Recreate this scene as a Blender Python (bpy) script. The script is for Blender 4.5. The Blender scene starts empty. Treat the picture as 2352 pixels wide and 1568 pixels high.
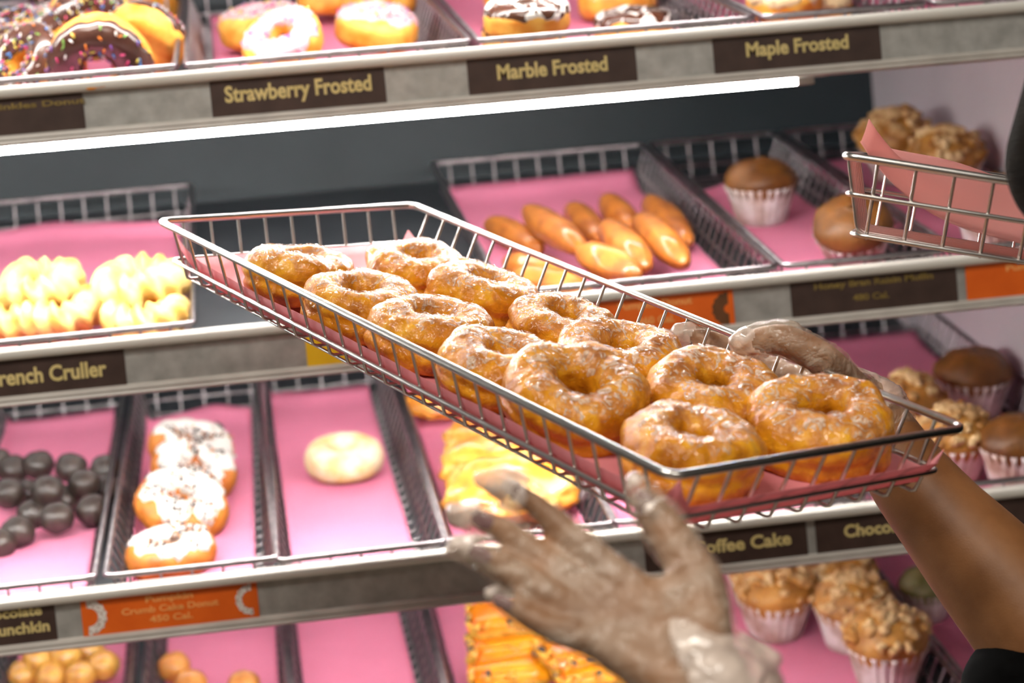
import bpy, bmesh, math, random, mathutils
from mathutils import Vector as V, Matrix, noise
R = math.radians
scene = bpy.context.scene; COL = scene.collection
random.seed(4)

# ---------------------------------------------------------------- camera, world, lights, exposure
cam_d = bpy.data.cameras.new('camera'); cam = bpy.data.objects.new('camera', cam_d); COL.objects.link(cam)
cam_d.sensor_width = 36; cam_d.sensor_fit = 'HORIZONTAL'; cam_d.lens = 75.0; cam_d.clip_start = .05
cam_d.dof.use_dof = True; cam_d.dof.focus_distance = 1.58; cam_d.dof.aperture_fstop = 5.6
cam.matrix_world = Matrix(((.9887,.0988,-.1129,0),(-.1191,.0587,-.9912,0),(-.0913,.9934,.0698,1.45),(0,0,0,1)))
scene.camera = cam
scene.view_settings.view_transform = 'Standard'; scene.view_settings.look = 'None'
scene.view_settings.exposure = 0.0; scene.view_settings.gamma = 1; scene.view_settings.use_curve_mapping = False
w = bpy.data.worlds.new('room air'); scene.world = w; w.use_nodes = True
w.node_tree.nodes['Background'].inputs[0].default_value = (1,.93,.85,1); w.node_tree.nodes['Background'].inputs[1].default_value = .1
TUBE = 190.0; TUBE_ADDED = 26.0
def area(name, loc, rot, size, power, color=(1,.93,.84)):
    d = bpy.data.lights.new(name, 'AREA'); d.shape = 'RECTANGLE'; d.size, d.size_y = size; d.energy = power; d.color = color
    o = bpy.data.objects.new(name, d); o.location = loc; o.rotation_euler = [R(a) for a in rot]; COL.objects.link(o)
area('ceiling lamp over the counter', (-.5,.5,2.96), (0,0,0), (1.2,.6), 42)
area('ceiling lamp behind', (.9,-.9,2.96), (0,0,0), (1.2,.6), 36)
scene.cycles.max_bounces = 8; scene.cycles.transparent_max_bounces = 16; scene.cycles.sample_clamp_indirect = 6

# ---------------------------------------------------------------- measured positions
TRAYS = {'T11': (-0.325, -0.057, 0),
 'T12': (-0.05, 0.2175, 0),
 'T13': (0.223, 0.492, 0),
 'T14': (0.497, 0.66, 0),
 'T15': (0.666, 0.826, 0),
 'T21': (-0.332, -0.062, 1),
 'T22': (0.226, 0.492, 1),
 'T23': (0.497, 0.662, 1),
 'T24': (0.667, 0.827, 1),
 'T31': (-0.342, -0.177, 2),
 'T32': (-0.172, -0.018, 2),
 'T33': (-0.013, 0.145, 2),
 'T34': (0.15, 0.308, 2),
 'T35': (0.313, 0.56, 2),
 'T36': (0.566, 0.828, 2),
 'T41': (-0.342, -0.177, 3),
 'T42': (-0.172, -0.018, 3),
 'T43': (-0.013, 0.145, 3),
 'T44': (0.15, 0.395, 3),
 'T45': (0.4, 0.668, 3),
 'T46': (0.673, 0.827, 3)}
TOP = [1.588, 1.35, 1.12, 0.888]
# kind, tray, (across, deep, height) in the tray frame, scale, tilt x, y, turn z, label
ITEMS = [
  ('choc', 'T11', (0.1097, 0.2623, 0.055), 1.0, 15, -10, 20, 'chocolate frosted donut at the far left, its top thick with sprinkles'),
  ('choc', 'T11', (0.1176, 0.1383, 0.038), 1.0, 50, -35, 0, 'dark chocolate frosted donut leaning left at the front left corner of the top shelf'),
  ('choc', 'T11', (0.1906, 0.0989, 0.034), 1.25, 104, 0, 0, 'chocolate frosted donut stood on edge, its yellow side arching at the front rim'),
  ('choc', 'T11', (0.1742, 0.27, 0.06), 1.0, 80, 20, 0, 'chocolate frosted donut leaning just behind the one stood on edge at the front'),
  ('choc', 'T11', (0.2325, 0.2086, 0.045), 1.0, -50, 25, -30, 'sprinkled donut tipped on its side at the right edge of the sprinkled tray'),
  ('choc', 'T11', (0.1255, 0.6205, 0.045), 1.0, 20, 0, 0, 'sprinkled chocolate donut at the back of the leftmost top tray'),
  ('choc', 'T11', (0.2145, 0.6906, 0.03), 1.0, -40, 10, 0, 'chocolate donut lying face down at the back right of the leftmost top tray'),
  ('straw', 'T12', (0.0747, 0.3525, 0.03), 1.08, 4, -6, 10, 'large pink strawberry frosted donut at the left, its icing dense with pale sprinkles'),
  ('straw', 'T12', (0.0944, 0.1732, 0.036), 1.0, 28, -14, 60, 'pink strawberry frosted donut tilted forward at the front rim, sprinkles clustered at its hole'),
  ('straw', 'T12', (0.1641, 0.5603, 0.028), 1.0, -8, 6, 0, 'strawberry donut showing mostly its golden side at the middle back'),
  ('straw', 'T12', (0.1936, 0.2298, 0.034), 1.04, 10, 8, 120, 'smoothly iced pink strawberry donut at the front right of its tray'),
  ('straw', 'T12', (0.2153, 0.4782, 0.034), 1.0, 0, 0, 30, 'strawberry donut directly behind the smoothly iced one on the right'),
  ('marble', 'T13', (0.0572, 0.0723, 0.052), 1.0, 6, 0, 0, 'marble frosted donut with a bold white swirl, topmost of its stack'),
  ('marble', 'T13', (0.0667, 0.1739, 0.02), 1.0, 5, 0, 40, 'marble frosted donut at the front left, under the boldly swirled one'),
  ('marble', 'T13', (0.0965, 0.4103, 0.035), 1.0, 0, 0, 80, 'marble frosted donut at the back left of the marble tray'),
  ('plain', 'T13', (0.2009, 0.3768, 0.022), 1.08, -6, 0, 0, 'plain glossy golden donut on bare pink paper in the marble tray'),
  ('marble', 'T13', (0.192, 0.2383, 0.012), 1.0, 0, 0, 10, 'marble frosted donut half hidden behind the front rim'),
  ('maple', 'T14', (0.0601, 0.1555, 0.036), 0.95, 6, 0, 0, 'pale brown maple topped donut with dark crumbs, left of the pair'),
  ('maple', 'T14', (0.1029, 0.1985, 0.02), 0.95, 6, 0, 60, 'pale brown maple topped donut with dark crumbs, right of the pair'),
  ('cruller', 'T21', (0.1143, 0.1709, 0.055), 1.0, 6, 0, 0, 'pale yellow cruller at the back left, on top of its pile'),
  ('cruller', 'T21', (0.2108, 0.1524, 0.05), 1.08, 4, 0, 30, 'pale yellow cruller at the back right, above the others on its side'),
  ('cruller', 'T21', (0.0876, 0.1638, 0.028), 1.0, 4, 0, 60, 'pale yellow cruller at the front left, cut by the picture edge'),
  ('cruller', 'T21', (0.1323, 0.1415, 0.032), 1.0, 8, 0, 15, 'pale yellow cruller at the front beside the left pile'),
  ('cruller', 'T21', (0.2154, 0.122, 0.026), 1.02, 4, 0, 75, 'pale yellow cruller low at the front right behind the rim'),
  ('bran', 'T23', (0.0686, 0.3638, 0.03), 1.0, 0, 0, 0, 'brown bran muffin standing upright in a white pleated paper cup'),
  ('bran', 'T23', (0.1152, 0.1521, 0.026), 1.0, 25, -10, 40, 'brown bran muffin with a cracked dome tipped beside the front rim'),
  ('crumb', 'T24', (0.0982, 0.4848, 0.045), 1.05, 10, -10, 0, 'tall crumb topped coffee cake muffin at the back of the right tray'),
  ('crumb', 'T24', (0.1063, 0.3431, 0.045), 1.05, 5, 0, 50, 'crumb topped coffee cake muffin beside the tall one near the side wall'),
  ('crumb', 'T24', (0.0856, 0.1259, 0.035), 1.0, 0, 0, 90, 'yellowish crumb muffin seen under the hanging wire tray'),
  ('white', 'T32', (0.0763, 0.3793, 0.04), 1.06, 12, 16, 10, 'white iced donut with dark crumbs at the back of the crumb donut tray'),
  ('white', 'T32', (0.0797, 0.3122, 0.036), 1.06, 16, 14, 60, 'white iced donut sandwiched in the middle of the leaning row of three'),
  ('white', 'T32', (0.0672, 0.2132, 0.034), 1.1, 18, 14, -5, 'white iced donut at the front of the leaning row, its open hole showing'),
  ('white', 'T32', (0.0558, 0.1129, 0.02), 1.02, 2, 0, 0, 'white iced donut lying alone just behind the raised front rim'),
  ('powder', 'T33', (0.0825, 0.3388, 0.024), 1.0, 3, 0, 0, 'single powdered sugar donut alone on pink paper'),
  ('fritter', 'T34', (0.0433, 0.5105, 0.022), 1.0, 0, 0, 0, 'glazed yellow pastry at the back of the fritter tray, partly under the held tray'),
  ('fritter', 'T34', (0.0804, 0.347, 0.03), 1.15, 5, 0, 30, 'glazed fritter second from the back, in the middle of its tray'),
  ('fritter', 'T34', (0.0709, 0.2291, 0.04), 1.25, 10, 0, 0, 'broad glazed fritter just above the raised fingertips'),
  ('fritter', 'T34', (0.0815, 0.1563, 0.034), 1.5, 12, -4, -20, 'largest glazed fritter, white glaze highlights, behind the gloved fingertips'),
  ('crumb', 'T35', (-0.0183, 0.1985, 0.03), 0.85, 0, 0, 0, 'crumb cake piece behind the thumb, under the corner of the held tray'),
  ('crumb', 'T35', (0.0923, 0.0877, 0.03), 0.85, 0, 0, 40, 'crumb cake piece seen through the loops under the held tray'),
  ('bran', 'T36', (0.2143, 0.321, 0.03), 1.08, 2, 0, 0, 'dark chocolate brown muffin in a mottled paper cup near the side wall'),
  ('bran', 'T36', (0.1812, 0.0846, 0.03), 1.05, 0, 0, 60, 'dark brown muffin cut by the right edge of the picture'),
  ('crumb', 'T36', (0.1223, 0.2717, 0.032), 0.95, 8, 0, 0, 'sugar crusted crumb muffin partly behind the corner of the held tray'),
  ('crumb', 'T36', (0.1259, 0.1338, 0.034), 1.0, 6, 0, 70, 'sugar crusted crumb muffin at the front rim right of the forearm'),
  ('crumb', 'T45', (0.1404, 0.4253, 0.036), 1.05, 0, 0, 0, 'crumb muffin at the back left of the lower muffin tray, under the shelf lip'),
  ('crumb', 'T45', (0.1365, 0.3401, 0.036), 1.1, 4, 0, 50, 'crumb muffin in a pink paper cup right beside the glove cuff'),
  ('crumb', 'T45', (0.2217, 0.3805, 0.036), 1.0, 4, 0, 20, 'crumb muffin behind the centre one in the lower muffin tray'),
  ('crumb', 'T45', (0.2109, 0.2866, 0.036), 1.08, 4, 0, 110, 'crumb muffin in the centre of the lower muffin tray'),
  ('crumb', 'T45', (0.217, 0.1833, 0.036), 1.1, 4, 0, 160, 'frontmost crumb muffin, lower right in the lower muffin tray'),
  ('green', 'T46', (0.0419, 0.341, 0.03), 0.8, 0, 0, 0, 'greenish muffin half hidden behind the forearm'),
  ('slab', 'T44', (0.0813, 0.3343, 0.06), 1.0, 6, 0, 0, 'orange iced pastry bar on top of the left stack, below the little finger'),
  ('slab', 'T44', (0.0797, 0.3144, 0.04), 1.05, 5, 0, 4, 'orange iced pastry bar in the middle of the left stack'),
  ('slab', 'T44', (0.0763, 0.2788, 0.025), 1.05, 4, 0, -5, 'orange iced pastry bar frontmost in the left stack'),
  ('slab', 'T44', (0.151, 0.2588, 0.045), 0.95, 6, 0, 15, 'orange iced pastry bar at the back of the stack under the palm'),
  ('slab', 'T44', (0.1586, 0.2387, 0.03), 0.95, 5, 0, 10, 'orange iced pastry bar at the front of the stack under the palm'),
]
DARK_BALLS = [
  ((0.0771, 0.3956, 0.034), 'in the back row, third from the divider'),
  ((0.1141, 0.3744, 0.034), 'in the back row, second from the divider'),
  ((0.1518, 0.3678, 0.03), 'in the back row, against the divider'),
  ((0.049, 0.4015, 0.03), 'in the back row, dim and low between two higher ones'),
  ((0.0301, 0.4142, 0.036), 'in the back row, cut by the picture edge'),
  ((0.0961, 0.2865, 0.04), 'on top in the middle of the pile'),
  ((0.0533, 0.3033, 0.036), 'on top at the left, lit on its crown'),
  ((0.0674, 0.3412, 0.02), 'in a gap on the left side of the pile'),
  ((0.1327, 0.3072, 0.036), 'on top just behind the front right one'),
  ((0.1433, 0.2437, 0.028), 'at the front right against the divider'),
  ((0.1085, 0.2254, 0.03), 'at the very front of the middle'),
  ((0.0781, 0.2785, 0.018), 'small and low between the two front ones'),
  ((0.0683, 0.2182, 0.022), 'at the front left, below the gap'),
  ((0.0496, 0.202, 0.016), 'lowest at the left picture edge'),
  ((0.1073, 0.3074, 0.02), 'deep in the middle of the pile'),
  ((0.1508, 0.3371, 0.018), 'low against the divider behind the front right one'),
]
GOLD_BALLS = [
  ((0.0495, 0.4376, 0.034), 'at the back left of its pile'),
  ((0.0801, 0.4341, 0.036), 'topmost in the middle, brightest glaze'),
  ((0.0318, 0.434, 0.018), 'at the left, low in its pile'),
  ((0.1226, 0.4168, 0.026), 'at the right end of its pile'),
  ((0.0972, 0.4044, 0.022), 'at the front between middle and right'),
  ((0.064, 0.4134, 0.02), 'at the front under the topmost one'),
  ((0.1026, 0.4748, 0.018), 'half hidden at the back right'),
]
BROWN_BALLS = [
  ((0.0311, 0.4032, 0.02), 'at the back of its tray'),
  ((0.0498, 0.3554, 0.018), 'touching the one behind it at the bottom edge'),
  ((0.108, 0.3357, 0.018), 'alone on the right of its tray'),
]
STICKS = [
  ((0.035, 0.4271, 0.017), (0.0743, 0.2701, 0.017), 'leftmost at the back'),
  ((0.0725, 0.3759, 0.04), (0.1011, 0.1546, 0.04), 'lying over the second gap from the left, on the upper layer'),
  ((0.1371, 0.4618, 0.018), (0.1395, 0.2891, 0.018), 'third at the back'),
  ((0.1808, 0.475, 0.02), (0.1831, 0.3277, 0.02), 'fourth at the back, short end showing'),
  ((0.2286, 0.4965, 0.018), (0.2276, 0.2011, 0.018), 'rightmost, against the tray side'),
  ((0.0958, 0.1521, 0.042), (0.1335, 0.0198, 0.042), 'glossiest, lying across the front middle'),
  ((0.1411, 0.2561, 0.042), (0.1463, 0.0471, 0.042), 'in the middle of the upper layer'),
  ((0.1823, 0.278, 0.042), (0.1846, 0.048, 0.042), 'right one of the upper layer'),
  ((0.0307, 0.2266, 0.018), (0.0821, 0.1264, 0.018), 'lowest at the front left, seen through the held tray wires'),
  ((0.0361, 0.1506, 0.018), (0.0829, 0.0805, 0.018), 'at the very front behind the rim'),
]
HELD_O = [0.22438, 1.2178, 1.27655]
HELD_M = [[0.87501, -0.46001, 0.15083], [0.48341, 0.84694, -0.22136], [-0.02592, 0.26661, 0.96346]]
HELD_WL = (0.2500, 0.6603)
HELD_UV = [(0.0623, 0.5353), (0.1624, 0.5174), (0.0609, 0.4396), (0.1686, 0.4329), (0.0706, 0.3593), (0.1714, 0.3335), (0.0648, 0.2625), (0.1575, 0.2447), (0.0687, 0.1797), (0.1662, 0.1522), (0.0791, 0.0724), (0.1912, 0.0707)]
CARD_X = {
  'c_sprink': (-0.2642, -0.1462),
  'c_straw': (-0.0303, 0.1315),
  'c_marble': (0.2092, 0.3698),
  'c_maple': (0.4444, 0.6079),
  'c_cruller': (-0.2719, -0.1332),
  'c_yellow': (0.0341, 0.0736),
  'c_pump': (0.2994, 0.4437),
  'c_honey': (0.4999, 0.6648),
  'c_orange': (0.674, 0.8402),
  'c_munch': (-0.3063, -0.2207),
  'c_crumb': (-0.197, -0.0334),
  'c_coffee': (0.3365, 0.4962),
  'c_choc': (0.505, 0.6712),
  'c_dark': (0.6853, 0.8449),
}
SECOND_O = [0.3978, 1.4078, 1.4533]
SECOND_M = [[0.91725, 0.32303, 0.23305], [-0.31321, 0.94639, -0.07906], [-0.24609, -0.00047, 0.96925]]
HANDS = {
 'L': {
  'index': [((0.1726, 1.1106, 1.2388), 0.01066), ((0.1485, 1.1303, 1.265), 0.00892), ((0.1347, 1.138, 1.2797), 0.00778), ((0.1245, 1.1398, 1.2887), 0.00613)],
  'middle': [((0.1616, 1.1061, 1.2291), 0.01061), ((0.1347, 1.1259, 1.2511), 0.00981), ((0.1171, 1.1341, 1.2672), 0.00845), ((0.105, 1.136, 1.2754), 0.00657)],
  'ring': [((0.1542, 1.1013, 1.2203), 0.0101), ((0.1281, 1.1107, 1.2391), 0.00969), ((0.1114, 1.1185, 1.2514), 0.00857), ((0.1007, 1.1202, 1.2593), 0.00649)],
  'pinky': [((0.154, 1.0907, 1.212), 0.00865), ((0.1311, 1.0939, 1.221), 0.00751), ((0.1178, 1.101, 1.2292), 0.00663), ((0.1088, 1.1025, 1.2358), 0.00503)],
  'thumb': [((0.2094, 1.0791, 1.209), 0.01495), ((0.2138, 1.1005, 1.2335), 0.01338), ((0.2049, 1.1232, 1.2556), 0.01173), ((0.1976, 1.1351, 1.269), 0.00994), ((0.1936, 1.1361, 1.2764), 0.00758)],
  'palm1': [((0.1757, 1.11, 1.235), 0.01158), ((0.1917, 1.0917, 1.2155), 0.01417), ((0.2103, 1.0678, 1.1941), 0.01751)],
  'palm2': [((0.1646, 1.1055, 1.2253), 0.01153), ((0.1834, 1.0872, 1.2104), 0.01502), ((0.2056, 1.0682, 1.1911), 0.01796)],
  'palm3': [((0.1572, 1.1007, 1.2166), 0.01102), ((0.1752, 1.0827, 1.2054), 0.01404), ((0.1977, 1.0639, 1.1896), 0.01698)],
  'palm4': [((0.1572, 1.0901, 1.2094), 0.0091), ((0.1729, 1.0726, 1.2009), 0.01167), ((0.1931, 1.0593, 1.1878), 0.01468)],
  'web': [((0.2137, 1.1004, 1.2324), 0.01061), ((0.1927, 1.1026, 1.2297), 0.01015), ((0.1774, 1.1076, 1.2329), 0.00971)],
  'arm': [((0.2056, 1.0682, 1.1911), 0.01931), ((0.2169, 1.0553, 1.17), 0.02047), ((0.2494, 1.0088, 1.1357), 0.02529), ((0.3579, 0.9502, 1.052), 0.03504)],
 },
 'R': {
  'thumb': [((0.4099, 1.4752, 1.2843), 0.01489), ((0.3823, 1.4583, 1.3142), 0.01223), ((0.3596, 1.4689, 1.3287), 0.01136), ((0.346, 1.4806, 1.3288), 0.0102), ((0.3394, 1.4861, 1.3254), 0.00744)],
  'index': [((0.3903, 1.5028, 1.2856), 0.01324), ((0.3641, 1.5422, 1.3013), 0.01129), ((0.339, 1.5664, 1.3185), 0.01012), ((0.3205, 1.5742, 1.3281), 0.00753)],
  'middle': [((0.388, 1.5094, 1.2757), 0.0133), ((0.3629, 1.5361, 1.2857), 0.01061), ((0.3392, 1.5294, 1.2951), 0.00958), ((0.3234, 1.5141, 1.2954), 0.00758)],
  'ring': [((0.3901, 1.5084, 1.2644), 0.0133), ((0.3677, 1.5344, 1.2691), 0.01061), ((0.3482, 1.5199, 1.2741), 0.00922), ((0.3362, 1.5031, 1.2753), 0.00723)],
  'pinky': [((0.3947, 1.505, 1.2531), 0.01202), ((0.376, 1.5203, 1.2535), 0.00925), ((0.3608, 1.5111, 1.256), 0.00792), ((0.3516, 1.5001, 1.2565), 0.00629)],
  'palm1': [((0.3926, 1.4978, 1.2906), 0.01446), ((0.413, 1.4943, 1.2745), 0.0176), ((0.4316, 1.4859, 1.256), 0.02256)],
  'palm2': [((0.393, 1.5046, 1.2725), 0.01516), ((0.4131, 1.4985, 1.2614), 0.01829), ((0.4312, 1.4856, 1.2513), 0.02256)],
  'palm3': [((0.3973, 1.507, 1.2574), 0.0133), ((0.4176, 1.5002, 1.2512), 0.01769), ((0.4345, 1.4878, 1.2444), 0.02134)],
  'arm': [((0.4313, 1.4857, 1.2528), 0.02443), ((0.4426, 1.4773, 1.2241), 0.02998), ((0.4624, 1.4575, 1.19), 0.03463), ((0.4884, 1.4315, 1.1492), 0.0421), ((0.5227, 1.3989, 1.0992), 0.0495), ((0.5577, 1.3735, 1.0823), 0.05622)],
 },
}
MISC = {'brim_a': (0.462, 1.2403, 1.4712),
 'brim_b': (0.4559, 1.2366, 1.409),
 'brim_tip': (0.4486, 1.2397, 1.4405),
 'elbow': (0.5227, 1.3989, 1.0992),
 'glove_cuff_L': [((0.1964, 1.0853, 1.2047), 0.02276), ((0.2056, 1.0682, 1.1911), 0.02694), ((0.2124, 1.0616, 1.1804), 0.0324)],
 'glove_cuff_R': [((0.4131, 1.4944, 1.2761), 0.02514), ((0.4248, 1.4925, 1.2671), 0.02829)],
 'glove_flare_L': [((0.2162, 1.0783, 1.2084), 0.00906), ((0.2301, 1.0711, 1.2013), 0.00902), ((0.241, 1.0647, 1.1986), 0.00494)],
 'glove_thumb_R': [((0.3596, 1.4689, 1.3287), 0.01444), ((0.3455, 1.4786, 1.3286), 0.01328), ((0.3334, 1.4839, 1.3274), 0.00991)],
 'glove_tip_R': [((0.339, 1.5664, 1.3185), 0.01306), ((0.3188, 1.5744, 1.3283), 0.01179), ((0.3069, 1.5761, 1.3327), 0.00786)],
 'glove_tip_mid': [((0.1171, 1.1341, 1.2672), 0.01033), ((0.1028, 1.1364, 1.2768), 0.00939), ((0.0909, 1.1379, 1.2797), 0.0061)],
 'glove_tip_pinky': [((0.1178, 1.101, 1.2292), 0.00869), ((0.1073, 1.1029, 1.2382), 0.0064), ((0.1042, 1.1035, 1.2419), 0.00411)],
 'glove_tip_ring': [((0.1114, 1.1185, 1.2514), 0.01019), ((0.0964, 1.121, 1.2628), 0.00834), ((0.0873, 1.1221, 1.2645), 0.00556)],
 'glove_tip_thumb': [((0.2049, 1.1232, 1.2556), 0.01408), ((0.1957, 1.1357, 1.2739), 0.01184), ((0.1903, 1.1371, 1.2858), 0.00616)],
 'glove_tips_L': [((0.1364, 1.1376, 1.2777), 0.01037), ((0.1191, 1.1407, 1.2934), 0.0099), ((0.1072, 1.1423, 1.2964), 0.00471)],
 'lelbow': (0.275, 0.973, 1.0978),
 'sleeve': [((0.496, 1.4, 1.0716), 0.045), ((0.5232, 1.3855, 1.0534), 0.05959), ((0.5858, 1.3693, 1.0678), 0.07694)]}
NAIL_I = (0.1229, 1.1146, 1.287)
NAIL_M = (0.1014, 1.1112, 1.2747)
NAIL_R = (0.0988, 1.0953, 1.2601)
NAIL_P = (0.1056, 1.083, 1.2397)
NAIL_T = (0.1895, 1.1062, 1.2758)
# ---------------------------------------------------------------- helpers
def mat(name, color=(.5,.5,.5), rough=.5, metal=0, coat=0, coat_rough=.05, sss=0, spec=.5, trans=0):
    m = bpy.data.materials.new(name); m.use_nodes = True
    b = m.node_tree.nodes['Principled BSDF']
    b.inputs['Base Color'].default_value = (*color, 1); b.inputs['Roughness'].default_value = rough
    b.inputs['Metallic'].default_value = metal; b.inputs['Coat Weight'].default_value = coat
    b.inputs['Coat Roughness'].default_value = coat_rough
    b.inputs['Subsurface Weight'].default_value = sss; b.inputs['Subsurface Radius'].default_value = (.006,.003,.0015)
    b.inputs['Specular IOR Level'].default_value = spec
    return m

def tex(m, c1, c2, scale=30, detail=4, lo=.35, hi=.65, dist=0, c3=None, mid=.5):
    "noise between colours on the object's own coordinates"
    nt = m.node_tree; b = nt.nodes['Principled BSDF']
    tc = nt.nodes.new('ShaderNodeTexCoord'); n = nt.nodes.new('ShaderNodeTexNoise'); r = nt.nodes.new('ShaderNodeValToRGB')
    n.inputs['Scale'].default_value = scale; n.inputs['Detail'].default_value = detail; n.inputs['Distortion'].default_value = dist
    r.color_ramp.elements[0].position = lo; r.color_ramp.elements[1].position = hi
    r.color_ramp.elements[0].color = (*c1,1); r.color_ramp.elements[1].color = (*c2,1)
    if c3: e = r.color_ramp.elements.new(mid); e.color = (*c3,1)
    nt.links.new(tc.outputs['Object'], n.inputs['Vector']); nt.links.new(n.outputs['Fac'], r.inputs['Fac'])
    nt.links.new(r.outputs['Color'], b.inputs['Base Color'])
    return r

def bump(m, scale=200, strength=.3, dist=.001, detail=3, coat=False, stretch=None, distortion=0):
    nt = m.node_tree; b = nt.nodes['Principled BSDF']
    tc = nt.nodes.new('ShaderNodeTexCoord'); n = nt.nodes.new('ShaderNodeTexNoise'); u = nt.nodes.new('ShaderNodeBump')
    n.inputs['Scale'].default_value = scale; n.inputs['Detail'].default_value = detail; n.inputs['Distortion'].default_value = distortion
    u.inputs['Strength'].default_value = strength; u.inputs['Distance'].default_value = dist
    src = tc.outputs['Object']
    if stretch:
        mp = nt.nodes.new('ShaderNodeMapping'); mp.inputs['Scale'].default_value = stretch
        nt.links.new(src, mp.inputs['Vector']); src = mp.outputs['Vector']
    nt.links.new(src, n.inputs['Vector']); nt.links.new(n.outputs['Fac'], u.inputs['Height'])
    nt.links.new(u.outputs['Normal'], b.inputs['Normal'])
    if coat: nt.links.new(u.outputs['Normal'], b.inputs['Coat Normal'])
    return m

def link(o, parent=None):
    COL.objects.link(o)
    if parent: o.parent = parent
    return o

def mobj(name, me, material=None, parent=None, smooth=True, loc=None):
    if isinstance(me, tuple):
        v, f = me; me = bpy.data.meshes.new(name); me.from_pydata([tuple(p) for p in v], [], f); me.update()
    if material and not me.materials: me.materials.append(material)
    if smooth and len(me.polygons): me.polygons.foreach_set('use_smooth', [True]*len(me.polygons))
    o = bpy.data.objects.new(name, me)
    if loc: o.location = loc
    return link(o, parent)

def tag(o, label, cat, group=None):
    o['label'] = label; o['category'] = cat
    if group: o['group'] = group
    return o

def empty(name, M=None, label=None, cat=None, group=None):
    o = bpy.data.objects.new(name, None); o.empty_display_size = .02; COL.objects.link(o)
    if M is not None: o.matrix_world = M
    if label: tag(o, label, cat, group)
    return o

def box(x0, x1, y0, y1, z0, z1, bev=0):
    bm = bmesh.new(); bmesh.ops.create_cube(bm, size=1)
    for v in bm.verts: v.co = V(((x0+x1)/2+v.co.x*(x1-x0), (y0+y1)/2+v.co.y*(y1-y0), (z0+z1)/2+v.co.z*(z1-z0)))
    if bev: bmesh.ops.bevel(bm, geom=bm.edges[:], offset=bev, segments=2, affect='EDGES', profile=.5)
    me = bpy.data.meshes.new('box'); bm.to_mesh(me); bm.free(); return me

def tube(pts, r, n=6, closed=False, caps=True):
    "rod of radius r along a polyline, as (verts, faces)"
    pts = [V(p) for p in pts]; N = len(pts); vs = []; fs = []
    up = None
    for i, p in enumerate(pts):
        a = pts[(i-1) % N] if (closed or i > 0) else p; b = pts[(i+1) % N] if (closed or i < N-1) else p
        t = (b-a).normalized()
        if up is None: up = t.orthogonal().normalized()
        up = (up - t*up.dot(t)).normalized(); s = t.cross(up)
        for k in range(n):
            q = 2*math.pi*k/n; vs.append(p + up*math.cos(q)*r + s*math.sin(q)*r)
    for i in range(N if closed else N-1):
        j = (i+1) % N
        for k in range(n):
            l = (k+1) % n; fs.append((i*n+k, i*n+l, j*n+l, j*n+k))
    if caps and not closed:
        fs.append(tuple(range(n))[::-1]); fs.append(tuple((N-1)*n+k for k in range(n)))
    return vs, fs

def merge(parts):
    vs, fs = [], []
    for v, f in parts:
        o = len(vs); vs += list(v); fs += [tuple(i+o for i in q) for q in f]
    return vs, fs

def tomesh(name, vf, material=None, smooth=True):
    me = bpy.data.meshes.new(name); me.from_pydata([tuple(p) for p in vf[0]], [], vf[1]); me.update()
    if material: me.materials.append(material)
    if smooth: me.polygons.foreach_set('use_smooth', [True]*len(me.polygons))
    return me

def nz(p, s, o=0):
    return noise.noise(V((p[0]*s+o, p[1]*s+o*1.7, p[2]*s-o)))

def roundrect(x0, y0, x1, y1, r, z, n=5):
    P = []
    for cx, cy, a0 in ((x1-r,y1-r,0),(x0+r,y1-r,90),(x0+r,y0+r,180),(x1-r,y0+r,270)):
        for k in range(n+1):
            a = R(a0+90*k/n); P.append((cx+r*math.cos(a), cy+r*math.sin(a), z))
    return P

# ---------------------------------------------------------------- materials
M = {}
M['steel'] = mat('steel wire', (.70,.68,.65), .29, 1)
bump(M['steel'], 900, .12, .0003)
M['worn'] = mat('worn tray wire', (.36,.33,.35), .30, 1); tex(M['worn'], (.26,.235,.25), (.42,.39,.40), 60)  # same metal as the held trays, shelf shade put into its colour
M['panel'] = mat('slate back panel', (.05,.06,.065), .5, spec=.3)
tex(M['panel'], (.019,.028,.033), (.026,.037,.043), 6)
M['wall'] = mat('lilac wall paint', (.62,.56,.60), .6); tex(M['wall'], (.58,.53,.57), (.66,.6,.64), 5)
M['plain_wall'] = mat('warm wall paint', (.15,.12,.10), .7); tex(M['plain_wall'], (.14,.115,.095), (.17,.135,.11), 3)
M['floor'] = mat('brown floor tile', (.16,.12,.09), .5); tex(M['floor'], (.13,.1,.075), (.2,.15,.11), 4)
M['board'] = mat('dark shelf board', (.035,.042,.048), .5); tex(M['board'], (.030,.036,.042), (.042,.050,.057), 12)
M['fascia'] = mat('brushed aluminium', (.42,.42,.40), .42, .55)
tex(M['fascia'], (.40,.40,.375), (.58,.58,.55), 60, 6, .3, .7)
bump(M['fascia'], 60, .25, .0005, stretch=(.6,1,12))
M['bead'] = mat('cream enamel edge', (.70,.68,.62), .3, coat=.4)
tex(M['bead'], (.36,.22,.10), (.72,.70,.64), 26, 6, .22, .30)
M['lip'] = mat('beige lower lip', (.52,.49,.44), .4); tex(M['lip'], (.44,.41,.37), (.56,.53,.48), 20, 5)
M['tube'] = bpy.data.materials.new('lit fluorescent tube'); M['tube'].use_nodes = True
_b = M['tube'].node_tree.nodes['Principled BSDF']; _b.inputs['Emission Color'].default_value = (1,.97,.93,1); _b.inputs['Emission Strength'].default_value = TUBE
M['tube_added'] = M['tube'].copy(); M['tube_added'].name = 'added rear tube'; M['tube_dim'] = M['tube'].copy(); M['tube_dim'].name = 'worn lit tube'; M['tube_dim'].node_tree.nodes['Principled BSDF'].inputs['Emission Strength'].default_value = TUBE*.6; M['tube_added'].node_tree.nodes['Principled BSDF'].inputs['Emission Strength'].default_value = TUBE_ADDED  # weaker tube set so the bottom trays come out darker; rear tube is added
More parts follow.
